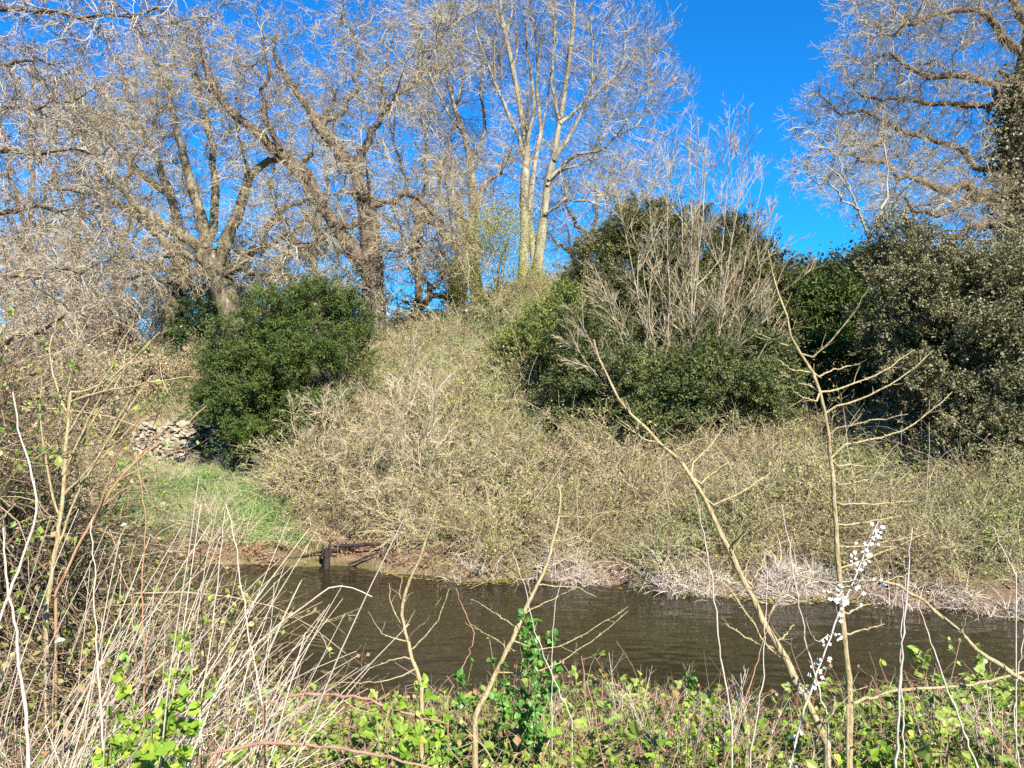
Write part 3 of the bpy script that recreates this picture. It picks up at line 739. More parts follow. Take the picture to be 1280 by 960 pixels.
tree('ivy_oak', 'big oak with an ivy-wrapped trunk and horizontal limbs at the right edge', 'tree', P(1278, 340, 19), [
 ([(1282, 420), (1276, 330), (1272, 270), (1270, 200), (1276, 130), (1292, 40), (1300, -60)], 19, 19, .42, .2),
 ([(1268, 255), (1236, 242), (1200, 236), (1172, 241), (1140, 226), (1095, 205), (1045, 188)], 19, 18, .13, .03),
 ([(1270, 150), (1235, 108), (1185, 95), (1140, 88), (1115, 70), (1095, 74)], 19, 18.5, .11, .03),
 ([(1282, 70), (1250, 30), (1212, 14), (1165, 20), (1130, 34), (1105, 46)], 19, 18, .11, .03),
 ([(1272, 215), (1240, 214), (1205, 195), (1150, 170), (1090, 150), (1040, 140)], 19, 20, .1, .03),
 ([(1275, 120), (1240, 130), (1190, 130), (1130, 120), (1070, 118)], 19, 20, .1, .03),
 ([(1268, 270), (1225, 285), (1190, 300), (1165, 330)], 19, 18, .11, .03),
 ([(1290, 30), (1240, -20), (1180, -40), (1140, -25), (1115, 5)], 19, 19.5, .12, .03),
 ([(1262, 258), (1215, 250), (1185, 265), (1150, 262), (1115, 250)], 19, 17.5, .1, .03),
 ([(1270, 200), (1320, 150), (1360, 120)], 19, 19, .14, .04), ([(1280, 90), (1330, 40), (1380, 10)], 19, 19, .14, .04)],
 dict(OAK, att=5200, spread=1.35, step=.18, kill=.25, infl=1.8, rb=.0066, L4=(.15, .42), rt=.0034, bs=.018), 'dark_bark', 8, None, ivy=(9000, .0, .7, 'holly', .09, .4))
tree('birch_sapling', 'small pale forked sapling leaning left out of the grey-green holly', 'tree', gnd(1106, 15.8), [
 ([(1106, 545), (1104, 440), (1096, 345), (1085, 295), (1074, 262), (1062, 238), (1045, 216), (1028, 203)], 15.8, 15.4, .055, .012),
 ([(1074, 262), (1055, 250), (1040, 232), (1018, 222)], 15.5, 15.1, .025, .01),
 ([(1085, 298), (1112, 240), (1105, 190), (1098, 160)], 15.5, 15.8, .03, .01),
 ([(1062, 238), (1050, 200), (1048, 170)], 15.4, 15.7, .02, .008)],
 dict(ASH, att=420, spread=.7, step=.12, kill=.2, infl=1.0, up=.1, rb=.0035, L4=(.08, .22), rt=.0022), 'ash_bark', 9, None)
# bare trees further back on the left
BACK = dict(OAK, att=1700, spread=1.6, step=.32, kill=.45, nt=(3, 2), rt=.0052, crown_label='fine brownish bare twigs')
for k, (px, py, Y, top, lab) in enumerate([
  (95, 452, 34, 125, 'thin bare tree far back at the left, just right of the small gap of sky'),
  (150, 440, 33, 140, 'bare tree between the far-left gap of sky and the broad oak trunk'),
  (30, 455, 32, 75, 'bare tree far back behind the hedge by the left edge'),
  (395, 425, 33, 110, 'bare tree rising behind the spreading oak and left of the twin-stemmed oak'),
  (520, 405, 33, 95, 'bare tree behind the gap between the twin-stemmed oak and the low forking oak'),
  (735, 372, 34, 215, 'low bare tree behind the crest, right of the grey twin ash')]):
    h = py - top
    tree('bare_tree', lab, 'tree', P(px, py, Y), [
     ([(px, py + 8), (px + 4, py - h * .15), (px - 3, py - h * .3), (px + 3, py - h * .45)], Y, Y, .2, .14),
     ([(px + 3, py - h * .44), (px - 15, py - h * .6), (px - 30, py - h * .8), (px - 36, py - h * .95)], Y, Y, .1, .02),
     ([(px + 3, py - h * .44), (px + 12, py - h * .65), (px + 8, py - h * .85), (px + 12, py - h)], Y, Y + 1, .11, .02),
     ([(px - 2, py - h * .33), (px + 28, py - h * .55), (px + 48, py - h * .8)], Y, Y - 1, .09, .02),
     ([(px - 2, py - h * .3), (px - 40, py - h * .45), (px - 65, py - h * .62)], Y, Y - 1, .08, .02)],
     BACK, 'oak_bark', 20 + k, (2, (1.5, 3), (30, 70), .2), group='bare trees further back')

# ------------------------------------------------------------------ evergreens
def evergreen(name, label, cat, base, blobs, mat, seed, leaf=.07, per=16, dens=90, spread=.16, tpl=T_DIAMOND, wid=.45, droop=.2, sub=22, stems=5, stem_mat='ivy_bark', extra=None, group=None):
    rng = np.random.default_rng(seed)
    root = thing(name, label, cat, base, group)
    cs, rs, pos, o = [], [], [], []
    for px, py, Y, r in blobs:
        c = P(px, py, Y); cs.append(c); rs.append(r * .62)
        n = int(dens * 1.3 * math.pi * (r * .62) ** 2)
        q = norm(rng.normal(size=(n, 3))); pos.append(c + q * r * .62 * (.75 + .3 * rng.random((n, 1)))); o.append(q)
        for q in norm(rng.normal(size=(sub, 3)) * np.array([1, 1, .9])):
            w = rng.random() ** 1.3; f = .75 + .6 * rng.random()
            cc = c + q * r * (.52 + .5 * w)
            e = norm(np.array([q[0], q[1], 0]) + .25 * rng.normal(size=3)); e = norm(e + np.array([0, 0, .25 * q[2] - droop * .6])); sd = norm(np.cross(e, [0, 0, 1.0])); up_ = np.cross(sd, e)
            A, B, H = r * f * (.5 - .16 * w), r * f * (.34 - .1 * w), r * f * (.2 - .05 * w)
            n = max(int(dens * 2.6 * A * B * 2.2), 5)
            v = norm(rng.normal(size=(n, 3))) * rng.random((n, 1)) ** .3
            v[:, 2] = np.where(v[:, 2] < -.3, -v[:, 2], v[:, 2])
            pos.append(cc + v[:, :1] * A * e + v[:, 1:2] * B * sd + v[:, 2:] * H * up_)
            o.append(norm(e * (.5 + .5 * v[:, :1]) + sd * v[:, 1:2] * .6 + up_ * (.25 + .5 * v[:, 2:])))
    pos = np.concatenate(pos); o = np.concatenate(o)
    keep = np.ones(len(pos), bool)
    for c, r in zip(cs, rs): keep &= np.linalg.norm(pos - c, axis=1) > r * .7
    keep &= (pos[:, 2] > ground_z(pos[:, 0], pos[:, 1]) - .05)
    keep &= (o[:, 1] < .35) | (rng.random(len(pos)) < .5)
    pos, o = pos[keep], o[keep]
    K = len(pos)
    ax = norm(o + .4 * rng.normal(size=o.shape) + np.array([0, 0, -droop * .5]))          # each spray's axis
    ii = np.repeat(np.arange(K), per)
    al = rng.random(len(ii)); la = rng.normal(size=(len(ii), 3)) * (1 - al * .6)[:, None]
    jut = np.where(rng.random(K) < .13, .08 + .34 * rng.random(K) ** 1.5, 0) * (1 + 1.5 * spread)
    pos = pos + ax * jut[:, None]
    lp = pos[ii] + ax[ii] * (al * spread * 1.5)[:, None] + la * spread * .3
    d = norm(ax[ii] + .7 * rng.normal(size=la.shape)); nn = norm(o[ii] * .4 + .5 * rng.normal(size=la.shape) + np.array([0, -.15, .8]))
    leaves(Geo(), tpl, lp, d, nn, leaf * (.6 + .8 * rng.random(len(lp))), wid).obj('foliage', M[mat], root)
    b0 = np.asarray(base, float)
    for k in range(stems):
        e = np.array(cs[rng.integers(0, len(cs))])
        s0 = b0 + np.array([rng.normal() * .3, rng.normal() * .2, 0]); s0[2] = ground_z(s0[0], s0[1]) - .15
        p = smooth_path([s0, s0 * .5 + e * .5 + rng.normal(size=3) * .15 + np.array([0, 0, .2]), e], 8)
        tubes(Geo(), p[None], taper(.07, .02, 8)[None], 6).obj('stem', M[stem_mat], root, True)
    if extra:
        n, mt, sz, box = extra
        j = rng.integers(0, K, n); 
        leaves(Geo(), T_DIAMOND, pos[j] + o[j] * .08 + ax[j] * spread, norm(rng.normal(size=(n, 3))), norm(rng.normal(size=(n, 3)) + o[j]), sz, .8).obj('young_leaves', M[mt], root)
    return root


evergreen('yew_bush', 'dense dark green yew bush beside the ruined stone wall', 'evergreen bush', gnd(370, 17.2), [
 (340, 432, 17.3, 1.1), (395, 412, 17.6, 1.0), (315, 475, 16.8, 1.0), (385, 475, 17, 1.1), (338, 520, 16.4, .85), (430, 435, 17.8, .65), (292, 448, 17.4, .65), (420, 525, 16.6, .6), (300, 518, 16.6, .7), (402, 382, 18, .65), (430, 395, 18, .55), (280, 480, 16.8, .55), (310, 548, 16.2, .4)],
 'yew', 31, .06, 44, 36, .17, wid=.34, droop=.35, sub=20)
evergreen('evergreen_dome', 'tall olive-green evergreen dome behind the bare many-stemmed hazel', 'evergreen tree', gnd(840, 19.9), [
 (790, 345, 19.9, 1.35), (828, 312, 20.2, 1.15), (880, 340, 20.2, 1.5), (935, 372, 20, 1.3), (768, 390, 19.8, 1.1), (850, 400, 19.4, 1.6), (950, 420, 19.2, 1.3), (805, 440, 19, 1.2), (985, 400, 19.8, .95), (742, 335, 20, .75), (785, 298, 20.4, .75), (810, 285, 20.6, .7), (910, 310, 20.4, .8)],
 'olive_dome', 32, .06, 36, 38, .18, droop=.1, sub=26, extra=(260, 'yellow_leaf', .06, None))
evergreen('laurel_bush', 'grey-green leafy bush below the pale hazel stems', 'evergreen bush', gnd(850, 15.8), [
 (760, 490, 15.8, .95), (830, 490, 15.6, 1.0), (900, 480, 15.6, 1.0), (950, 490, 15.6, .7), (735, 440, 16.6, .9), (720, 515, 15.8, .5), (870, 440, 16.2, .8), (800, 530, 15.2, .6), (940, 450, 16, .7)],
 'laurel', 33, .055, 36, 40, .16, droop=.05, sub=28)
evergreen('box_bush', 'bright yellow-green bush on the mound, left of the olive dome', 'evergreen bush', gnd(680, 19.5), [
 (690, 405, 19, .85), (660, 428, 18.8, .65), (718, 392, 19.2, .8), (700, 440, 18.5, .75), (735, 425, 18.5, .65), (640, 442, 18.8, .4)],
 'gold_shrub', 34, .06, 30, 34, .16)
evergreen('holly_bush', 'large grey-green holly with glinting leaves on the right bank', 'holly', gnd(1190, 14.5), [
 (1130, 360, 15, 1.05), (1190, 380, 14.8, 1.25), (1250, 390, 14.6, 1.3), (1180, 455, 14.2, 1.2), (1250, 480, 13.8, 1.1), (1290, 440, 14, 1.2), (1140, 430, 14.8, .8), (1215, 530, 13.4, .65), (1275, 540, 13.2, .7), (1120, 310, 15.2, .6), (1160, 500, 14.4, .5), (1320, 520, 13.6, 1.0), (1300, 350, 15, 1.0)],
 'holly', 35, .05, 34, 36, .15, wid=.55, droop=.0, sub=30)
evergreen('dark_shrub', 'dark green shrub in the deep shade of the hollow, left of the holly', 'evergreen bush', gnd(1035, 19), [
 (1010, 400, 19, 1.2), (1060, 390, 19.2, 1.2), (1085, 430, 18.8, 1.3), (1030, 460, 18.4, 1.2), (1090, 350, 19.6, .9), (1110, 490, 18, 1.2), (1040, 520, 17.8, .9), (985, 460, 18.6, .9), (1160, 420, 18.5, 1.6)],
 'yew', 36, .09, 12, 55, .2)
evergreen('ivy_mound', 'ivy-covered stump low on the left hill, behind the ruined wall', 'ivy', gnd(165, 22), [
 (165, 470, 22, .7), (190, 480, 21.6, .55), (140, 490, 21.5, .6), (205, 500, 21, .4)], 'ivy', 37, .09, 12, 60, .18, stems=2)
evergreen('ivy_mound', 'dark ivy clump between the broad oak trunk and the yew', 'ivy', gnd(250, 24), [
 (250, 400, 24.5, .7), (240, 425, 24, .6), (225, 460, 23, .35)], 'ivy', 38, .09, 12, 60, .18, stems=2)
evergreen('ivy_clump', 'yellowish-green ivy and scrub around the foot of the twin ash', 'ivy', gnd(625, 25.3), [
 (615, 335, 25.3, 1.2), (635, 300, 25.5, 1.0), (605, 300, 25.3, .9), (650, 350, 25.1, .7), (595, 345, 25.1, .8)], 'pale_ivy', 39, .05, 16, 34, .5, stems=3)

# ------------------------------------------------------------------ bare shrubs
def shrub(name, label, cat, base, tips, seed, r0, r1, twig, stem, style, group=None, Ymid=None, lean=.0, jit=.02):
    """stems fan from the base to (px, py, Y) tips"""
    rng = np.random.default_rng(seed)
    root = thing(name, label, cat, base, group)
    b0 = np.asarray(base, float); Ps, Rs = [], []
    for (px, py, Y) in tips:
        e = P(px, py, Y); s = b0 + rng.normal(size=3) * np.array([.18, .12, 0]) - np.array([0, 0, .1])
        mid = s * .55 + e * .45 + np.array([(e[0] - s[0]) * lean, 0, abs(e[0] - s[0]) * lean * -.2])
        p = smooth_path([s, mid, e], 12); p[1:] += rng.normal(size=(11, 3)) * jit
        r = taper(r0 * (.7 + .6 * rng.random()), r1, 12)
        tubes(Geo(), p[None], r[None], 6).obj('stem', M[stem], root, True)
        Ps.append(p); Rs.append(r)
    s = style; g = Geo()
    A, AR = grow(rng, np.stack(Ps), np.stack(Rs), s['n'][0], s['t0'], 1, s['L1'], s['ang'], s['wig'], s['up'], 6, .6, .005, fall=.4, bend=s.get('bend', 0), lmax=s.get('lmax', 9))
    tubes(g, A, AR, 4)
    B, BR = grow(rng, A, AR, s['n'][1], .15, 1, s['L2'], s['ang'], s['wig'], s['up'], 5, .7, s['rt'] * 1.3, fall=.3, bend=s.get('bend', 0))
    tubes(g, B, BR, 3)
    if s['n'][2]:
        Cc, CR = grow(rng, B, BR, s['n'][2], .2, 1, s['L3'], s['ang'], s['wig'], s['up'], 4, .8, s['rt'], fall=.2, bend=s.get('bend', 0))
        tubes(g, Cc, CR, 3)
    g.obj('twigs', M[twig], root)
    if s.get('bud'):
        src = Cc if s['n'][2] else B
        tip = np.repeat(src[:, -1], s['nb'], 0); tip = tip + rng.normal(size=tip.shape) * .04
        leaves(Geo(), T_DIAMOND, tip, rng.normal(size=tip.shape), rng.normal(size=tip.shape), s['bs'] * (.5 + rng.random(len(tip))), .8).obj('buds', M[s['bud']], root)
    return root

HZ = dict(n=(11, 7, 3), t0=.15, lmax=1.05, L1=(.2, .42), L2=(.25, .5), L3=(.3, .5), ang=(15, 40), wig=.06, up=.07, rt=.004)
shrub('hazel_coppice', 'bare many-stemmed hazel with pale stems fanning out in front of the olive dome', 'shrub', gnd(855, 15.9),
 [(722, 395, 15), (742, 330, 15.3), (775, 262, 15.6), (805, 215, 16), (835, 180, 15.8), (862, 168, 16.2), (885, 158, 15.6), (912, 165, 16), (935, 185, 15.8), (955, 222, 15.6), (972, 268, 15.5), (985, 320, 15.3), (880, 200, 15), (850, 215, 16.6), (715, 425, 14.8), (800, 300, 14.8), (925, 240, 15), (760, 350, 14.7), (990, 365, 15.2)],
 41, .027, .005, 'hazel_twig', 'ash_bark', dict(HZ, n=(14, 8, 4), L1=(.18, .34), L2=(.3, .55), rt=.0032, ang=(20, 45)), lean=.1)
shrub('elder_shrub', 'leggy pale shrub rising above the brambles, right of the yew', 'shrub', gnd(515, 14.6),
 [(480, 440, 14.5), (520, 425, 14.6), (556, 418, 14.8), (500, 480, 14.3), (545, 470, 14.3), (478, 520, 14), (570, 500, 14)],
 42, .022, .005, 'pale_twig', 'ash_bark', dict(HZ, n=(7, 5, 3), ang=(25, 55), wig=.12), lean=.05)
ARCH = dict(n=(16, 8, 4), t0=.1, L1=(.25, .5), L2=(.3, .55), L3=(.3, .5), ang=(20, 60), wig=.12, up=-.02, rt=.0035, bend=-.05)
for k, (px, Y, tips, lab) in enumerate([
 (545, 13.4, [(440, 560), (470, 520), (500, 600), (420, 610), (520, 540), (560, 540), (590, 560), (610, 600), (460, 640), (500, 655), (400, 640)], 'pale drooping thicket shrub overhanging the earth bank near the middle'),
 (420, 14.4, [(330, 560), (360, 520), (400, 500), (440, 495), (480, 530), (470, 580), (390, 560), (365, 590)], 'tangled straw-coloured shrub at the foot of the yew'),
 (480, 16.5, [(420, 490), (450, 475), (490, 485), (520, 450), (545, 465), (400, 510), (560, 480), (430, 500)], 'bare tan thicket around the foot of the twin-stemmed oak'),
 (640, 14.0, [(580, 540), (620, 530), (660, 540), (700, 560), (720, 590), (570, 590), (690, 600)], 'low tan thicket in the middle of the bramble slope')]):
    shrub('arching_shrub', lab, 'shrub', gnd(px, Y), [(a, b, Y - .9 + 1.6 * np.random.default_rng(k * 50 + n).random()) for n, (a, b) in enumerate(tips)], 50 + k, .02, .005, 'hazel_twig', 'tan_stem', ARCH, group='tangled pale shrubs on the far bank', lean=.12, jit=.04)
for k, (px, Y, w, top, lab) in enumerate([
 (60, 20, 70, 330, 'brown thicket on the far hill at the left edge'), (140, 24, 60, 360, 'brown twiggy thicket left of the broad oak trunk'),
 (105, 18, 60, 430, 'low brown thicket left of the ruined wall'), (255, 27, 50, 345, 'twiggy thicket between the broad oak trunk and the spreading oak'),
 (350, 27, 60, 330, 'twiggy thicket showing just over the top of the yew'), (430, 26, 50, 350, 'twiggy thicket left of the twin-stemmed oak'),
 (190, 21, 45, 440, 'small tan thicket above the ruined wall'),
 (20, 26, 75, 295, 'tall brown thicket low at the left edge, under the bare trees'), (75, 29, 70, 305, 'brown thicket filling the low gap of sky at far left'), (120, 30, 70, 295, 'brown thicket between the far-left bare trees'),
 (185, 30, 65, 285, 'brown thicket seen just left of the broad oak trunk'), (280, 30, 60, 295, 'brown thicket seen between the spreading oak and the broad oak'), (330, 31, 65, 300, 'brown thicket seen right of the spreading oak trunk'), (395, 31, 60, 300, 'brown thicket over the right shoulder of the yew')]):
    r3 = np.random.default_rng(400 + k); by = CY - (gnd(px, Y)[2] - EYE) / Y * F
    shrub('thicket_shrub', lab, 'shrub', gnd(px, Y), [(px + w * (2 * r3.random() - 1), by + (top - by) * (.5 + .5 * r3.random()), Y - 1 + 2 * r3.random()) for n in range(13)], 420 + k, .025, .006,
          'oak_twig', 'oak_bark', dict(HZ, n=(12, 8, 5), ang=(20, 65), wig=.18, up=.02, rt=.0055, bud='oak_bud', nb=1, bs=.045), group='brown thickets on the left hill', lean=.05, jit=.05)

# ------------------------------------------------------------------ ruined wall, post in the water
def rubble(name, label, A, B, h, th, seed, hs):
    """a rubble wall from A to B (plan), heights hs along it: mortar core and stones as one wall"""
    r = np.random.default_rng(seed); A = np.array(A, float); B = np.array(B, float)
    d = B - A; Ln = np.linalg.norm(d); d /= Ln; nrm = np.array([d[1], -d[0]])
    if nrm[1] > 0: nrm = -nrm
    root = thing(name, label, 'wall', (*((A + B) / 2), float(ground_z(*((A + B) / 2)))))
    g = Geo(); n = 24; N = []
    core = []
    for k in range(n + 1):
        s = k / n; p = A + d * Ln * s; z0 = float(ground_z(*p)) - .3; z1 = float(ground_z(*(p + nrm * .3))) + np.interp(s, np.linspace(0, 1, len(hs)), hs) + .05 * r.normal()
        for (o, z) in ((0, z0), (0, z1), (-th, z1), (-th, z0)): core.append([*(p + nrm * o), z])
    q = [[4 * k + a, 4 * k + (a + 1) % 4, 4 * k + 4 + (a + 1) % 4, 4 * k + 4 + a] for k in range(n) for a in range(4)]
    q += [[0, 1, 2, 3], [4 * n, 4 * n + 1, 4 * n + 2, 4 * n + 3]]
    Geo().add(np.array(core), q).obj('core', M['mortar'], root)
    cube = np.array([[-1, -1, -1], [1, -1, -1], [1, 1, -1], [-1, 1, -1], [-1, -1, 1], [1, -1, 1], [1, 1, 1], [-1, 1, 1.]])
    fc = np.array([[0, 3, 2, 1], [4, 5, 6, 7], [0, 1, 5, 4], [1, 2, 6, 5], [2, 3, 7, 6], [3, 0, 4, 7]])
    z = -.1
    while z < max(hs) + .05:
        ch = .045 + .05 * r.random(); s = 0.0
        while s < Ln:
            l = .05 + .15 * r.random() ** 1.5; c = s + l / 2; p = A + d * c
            top = np.interp(c / Ln, np.linspace(0, 1, len(hs)), hs)
            if z + ch < top + .08 and r.random() < .84:
                v = cube * np.array([l * .45, .07 + .03 * r.random(), ch * .44]); v += r.normal(size=v.shape) * .018; v[:, 1] += r.normal() * .035
                w = np.stack([p[0] + v[:, 0] * d[0] + v[:, 1] * nrm[0], p[1] + v[:, 0] * d[1] + v[:, 1] * nrm[1], float(ground_z(*p)) + z + ch / 2 + v[:, 2]], 1)
                g.add(w, fc)
            s += l
        z += ch
    g.obj('stonework', M['stone'], root)
    return root
a, b_, c_ = gnd(168, 17.8), gnd(240, 17.6), gnd(302, 18.4)
rubble('ruined_wall', 'low pale stretch of rubble wall nearest the water, left of the gap', a[:2], b_[:2], .7, .4, 61, [.6, 1.0, .95, 1.1, 1.0])
rubble('ruined_wall', 'taller stretch of ruined stone wall running in beside the yew', gnd(238, 18.2)[:2], c_[:2], 1.1, .45, 62, [1.0, 1.45, 1.65, 1.5, 1.7])
post = thing('mooring_post', 'rotten black wooden post standing in the water by the far bank', 'post', (*P(408, 727, 12.6)[:2], 0))
x0, y0 = P(408, 727, 12.6)[:2]
p = np.array([[x0, y0, -.6], [x0, y0, .1], [x0 + .01, y0, .22], [x0 + .012, y0, .3]])
tubes(Geo(), smooth_path(p, 8)[None], taper(.07, .055, 8)[None], 9).obj('shaft', M['wet_wood'], post)
for k, (dx, dy, h) in enumerate([(-.05, 0, .4), (.04, .02, .46), (.0, -.04, .36), (.06, -.02, .42)]):
    tubes(Geo(), np.array([[[x0 + dx, y0 + dy, .2], [x0 + dx * 1.1, y0 + dy, .3], [x0 + dx * 1.2, y0 + dy, h]]]), np.array([[.04, .03, .006]]), 5).obj('splinter', M['wet_wood'], post)

qq = np.random.default_rng(63); xs, ys = [], []
for A, B, n in ((a, b_, 26), (gnd(238, 18.2), c_, 26)):
    f = qq.random(n); pnt = A[None, :2] * (1 - f[:, None]) + B[None, :2] * f[:, None]; xs.append(pnt[:, 0] + qq.normal(size=n) * .1); ys.append(pnt[:, 1] - .12 - .2 * qq.random(n))
xs, ys = np.concatenate(xs), np.concatenate(ys)
scatter('wall_foot_grass', [grass_piece(290 + k, 40, (.1, .35), (5, 50), .25, .004, 'green_grass' if k else 'dry_grass') for k in range(3)], np.stack([xs, ys, ground_z(xs, ys)], 1), qq.normal(size=(len(xs), 3)) * .25, .6 + .7 * qq.random(len(xs)))
# dark roots lying along the earth bank
for k, (pix, Y0, Y1, r, lab) in enumerate([
 ([(332, 706), (350, 700), (375, 696), (400, 690), (425, 688)], 12.9, 12.8, .03, 'black root lying on the earth bank left of the rotten post'),
 ([(418, 682), (440, 683), (470, 680), (510, 680), (540, 676)], 12.9, 12.7, .04, 'thick black root under the drooping shrub right of the rotten post'),
 ([(428, 715), (450, 700), (475, 690), (500, 684)], 12.6, 12.6, .025, 'thin dark root slanting down to the water right of the rotten post')]):
    tag(tubes(Geo(), trace(pix, Y0, Y1, 12, np.random.default_rng(k), .015)[None], taper(r, r * .5, 12)[None], 6).obj('root', M['wet_wood']), lab, 'root')

# ------------------------------------------------------------------ left hedge and overhanging tree (near bank)
tree('elm_tree', 'near bank tree at the left edge, its budding branches hanging into the picture', 'tree', (-7.2, 7.6, 0.2), [
 ([(-220, 830), (-215, 600), (-200, 400), (-190, 200), (-180, 0), (-170, -150)], 8, 8, .2, .1),
 ([(-200, 420), (-120, 380), (-50, 350), (20, 345), (75, 335), (110, 345)], 8, 7, .07, .012),
 ([(-195, 320), (-100, 250), (-30, 200), (30, 190), (80, 180), (120, 190)], 8, 7.2, .07, .012),
 ([(-190, 220), (-110, 150), (-40, 100), (10, 80), (50, 75)], 8, 7.5, .07, .012),
 ([(-185, 60), (-80, 30), (10, 14), (60, 14), (120, 20), (195, 8)], 8, 6.5, .035, .008),
 ([(-195, 380), (-100, 310), (-20, 270), (40, 262), (95, 255)], 8, 7.6, .06, .012),
 ([(-205, 500), (-110, 470), (-30, 450), (30, 420), (90, 395)], 8, 6.8, .05, .01),
 ([(-190, 260), (-90, 230), (-10, 140), (60, 130), (110, 110)], 8, 8.4, .05, .01)],
 dict(spread=.62, att=4000, step=.09, kill=.14, infl=.9, up=.02, noise=.3, iters=34, rb=.003, nt=(3, 2), L4=(.05, .16), wig=.2, rt=.0017, twig='ash_twig', bud='red_bud', bs=.015, nb=2, low=.6, crown_label='thin grey twigs crowded with reddish-brown buds'), 'oak_bark', 71, None)

rh = np.random.default_rng(72)
def kh(x, y, u): return (u < 165 + 35 * np.sin(y * 3)) & (u > -250) & (y > 4.6) & (y < 9.0)
q = on_ground(rh, 900, (-9, -1.5), (4.6, 7.2), kh, .25, -.05, .9, 1.5)
lift = rh.random(len(q[0])) ** 1.1 * 2.5 * np.clip((150 - (q[0][:, 0] / q[0][:, 1] * F + CX)) / 200, 0, 1)
q[0][:, 2] = np.maximum(q[0][:, 2], 0) + lift
scatter('hedge_tangle', [bramble_piece(700 + k, 26, (.5, 1.2), 1, .032, .0035, 'hedge_cane', 'bramble_leaf', .4, 6) for k in range(2)] + [bramble_piece(705 + k, 24, (.5, 1.2), 1, .03, .003, 'hedge_cane', 'far_dead_leaf', .4, 7) for k in range(2)] + [bramble_piece(710, 22, (.4, 1.0), 2, .036, .003, 'dark_twig', 'ivy', .4, 5)], *q)

# ------------------------------------------------------------------ near bank undergrowth
def trifoliate(seed, canes=9, mat='bramble_leaf', leaf=.05, L=(.25, .6), cmat='cane', per=9):
    r = np.random.default_rng(seed)
    C = arcs(r, disc(r, canes, .14), L, (10, 75), .25, 7, .12); R = np.tile(taper(.0035, .0018, 7), (canes, 1))
    g1 = tubes(Geo(), C, R, 4)
    idx = np.repeat(np.arange(canes), per); f = (.15 + .85 * r.random(len(idx))) * 5.99; i = f.astype(int); w = (f - i)[:, None]
    b = C[idx, i] * (1 - w) + C[idx, i + 1] * w
    d = norm(r.normal(size=b.shape) * np.array([1, 1, .4]) + np.array([0, 0, .35])); e = b + d * (.04 + .04 * r.random(len(b)))[:, None]
    tubes(g1, np.stack([b, e], 1), np.full((len(b), 2), .0012), 3)
    n = norm(np.array([.1, -.25, 1.0]) + .45 * r.normal(size=b.shape)); x = norm(np.cross(d, n))
    g2 = Geo(); sz = leaf * (.55 + .8 * r.random(len(b)))
    leaves(g2, T_OVATE, e, d + .1 * n, n, sz, .8)
    for s in (-1, 1):
        leaves(g2, T_OVATE, e - d * .004, d * .35 + s * x + .1 * n, n + .25 * r.normal(size=n.shape), sz * .82, .75)
    return multi_mat([(g1, M[cmat]), (g2, M[mat])])

rn = np.random.default_rng(80)
def nd(x, y): return near_edge(x) - y
q = on_ground(rn, 1500, (-4.5, 5.5), (2.2, 6.3), lambda x, y, u: (nd(x, y) > .35) & (u > 60) & (u < 1400) & (patchy(x, y, 2.2, 1) > np.where(u > 760, .1, np.where(u < 300, -.1, -.8))), .3, -.02, .7, 1.25)
q2 = on_ground(rn, 620, (-2.6, .8), (2.2, 4.4), lambda x, y, u: (u > 120) & (u < 770) & (u * .9 + 180 * y > 640), .3, -.02, .6, 1.1)
q3 = on_ground(rn, 380, (1.8, 5.6), (3.6, 6.4), lambda x, y, u: (u > 1060) & (u < 1420) & (nd(x, y) > .2) & (patchy(x, y, 2, 3) > -.4), .25, .0, .8, 1.15)
q = cat2(cat2(q, q2), q3)
scatter('bramble_undergrowth', [trifoliate(800 + k, leaf=.042) for k in range(4)] + [trifoliate(810 + k, mat='fresh', leaf=.038, L=(.15, .4)) for k in range(3)], *q)
q = on_ground(rn, 900, (-4.5, 5.5), (1.8, 6.4), lambda x, y, u: (nd(x, y) > .1) & (u > -100) & (u < 1420) & ((u < 760) | (patchy(x, y, 1.9, 9) > -.2)), .5, -.02, .6, 1.1)
scatter('dead_undergrowth', [bramble_piece(820 + k, 14, (.3, .8), 1, .035, .003, 'hedge_cane', 'dead_leaf', .25, 4) for k in range(3)] + [grass_piece(830 + k, 45, (.2, .6), (10, 80), .2, .0022, 'dry_grass', .2) for k in range(3)] + [grass_piece(835, 40, (.2, .5), (10, 70), .25, .003, 'green_grass', .2)], *q)
# matted bleached stalks in the left corner
q = on_ground(rn, 300, (-4.6, -.9), (2.0, 5.4), lambda x, y, u: (u > -150) & (u < 310) & (nd(x, y) > .6) & (patchy(x, y, 2.0, 5) > -.45), .3, -.02, .6, 1.2)
q[1][:, 2] = rn.normal(size=len(q[2])) * .8
def stalk_piece(seed):
    r = np.random.default_rng(seed); n = 14
    C = arcs(r, disc(r, n, .25), (.3, .95), (20, 85), .06, 6, .11, az=r.normal(size=n) * .9)
    return tubes(Geo(), C, np.tile(taper(.003, .0012, 6), (n, 1)), 4).mesh('piece', M['stalk'])
scatter('flattened_stalks', [stalk_piece(840 + k) for k in range(4)], *q)

# bleached stalks that stand clear of the mat: things of their own
rs = np.random.default_rng(90)
for k in range(110):
    px = -60 + 350 * rs.random(); Y = 2.4 + 2.6 * rs.random(); b = gnd(px, Y)
    L = .9 + .8 * rs.random(); ln = math.radians(12 + 38 * rs.random()); az = rs.normal() * .7
    C = arcs(rs, b[None] - np.array([[0, 0, .05]]), (L, L), (math.degrees(ln), math.degrees(ln) + 1), .05, 8, .03, az=np.array([az]))
    tag(tubes(Geo(), C, taper(.0038, .0016, 8)[None], 5).obj('dead_stalk', M['stalk'], None, True), 'bleached dead stalk leaning right in the pale tangle at lower left', 'dead stalk', 'bleached stalks in the lower left tangle')

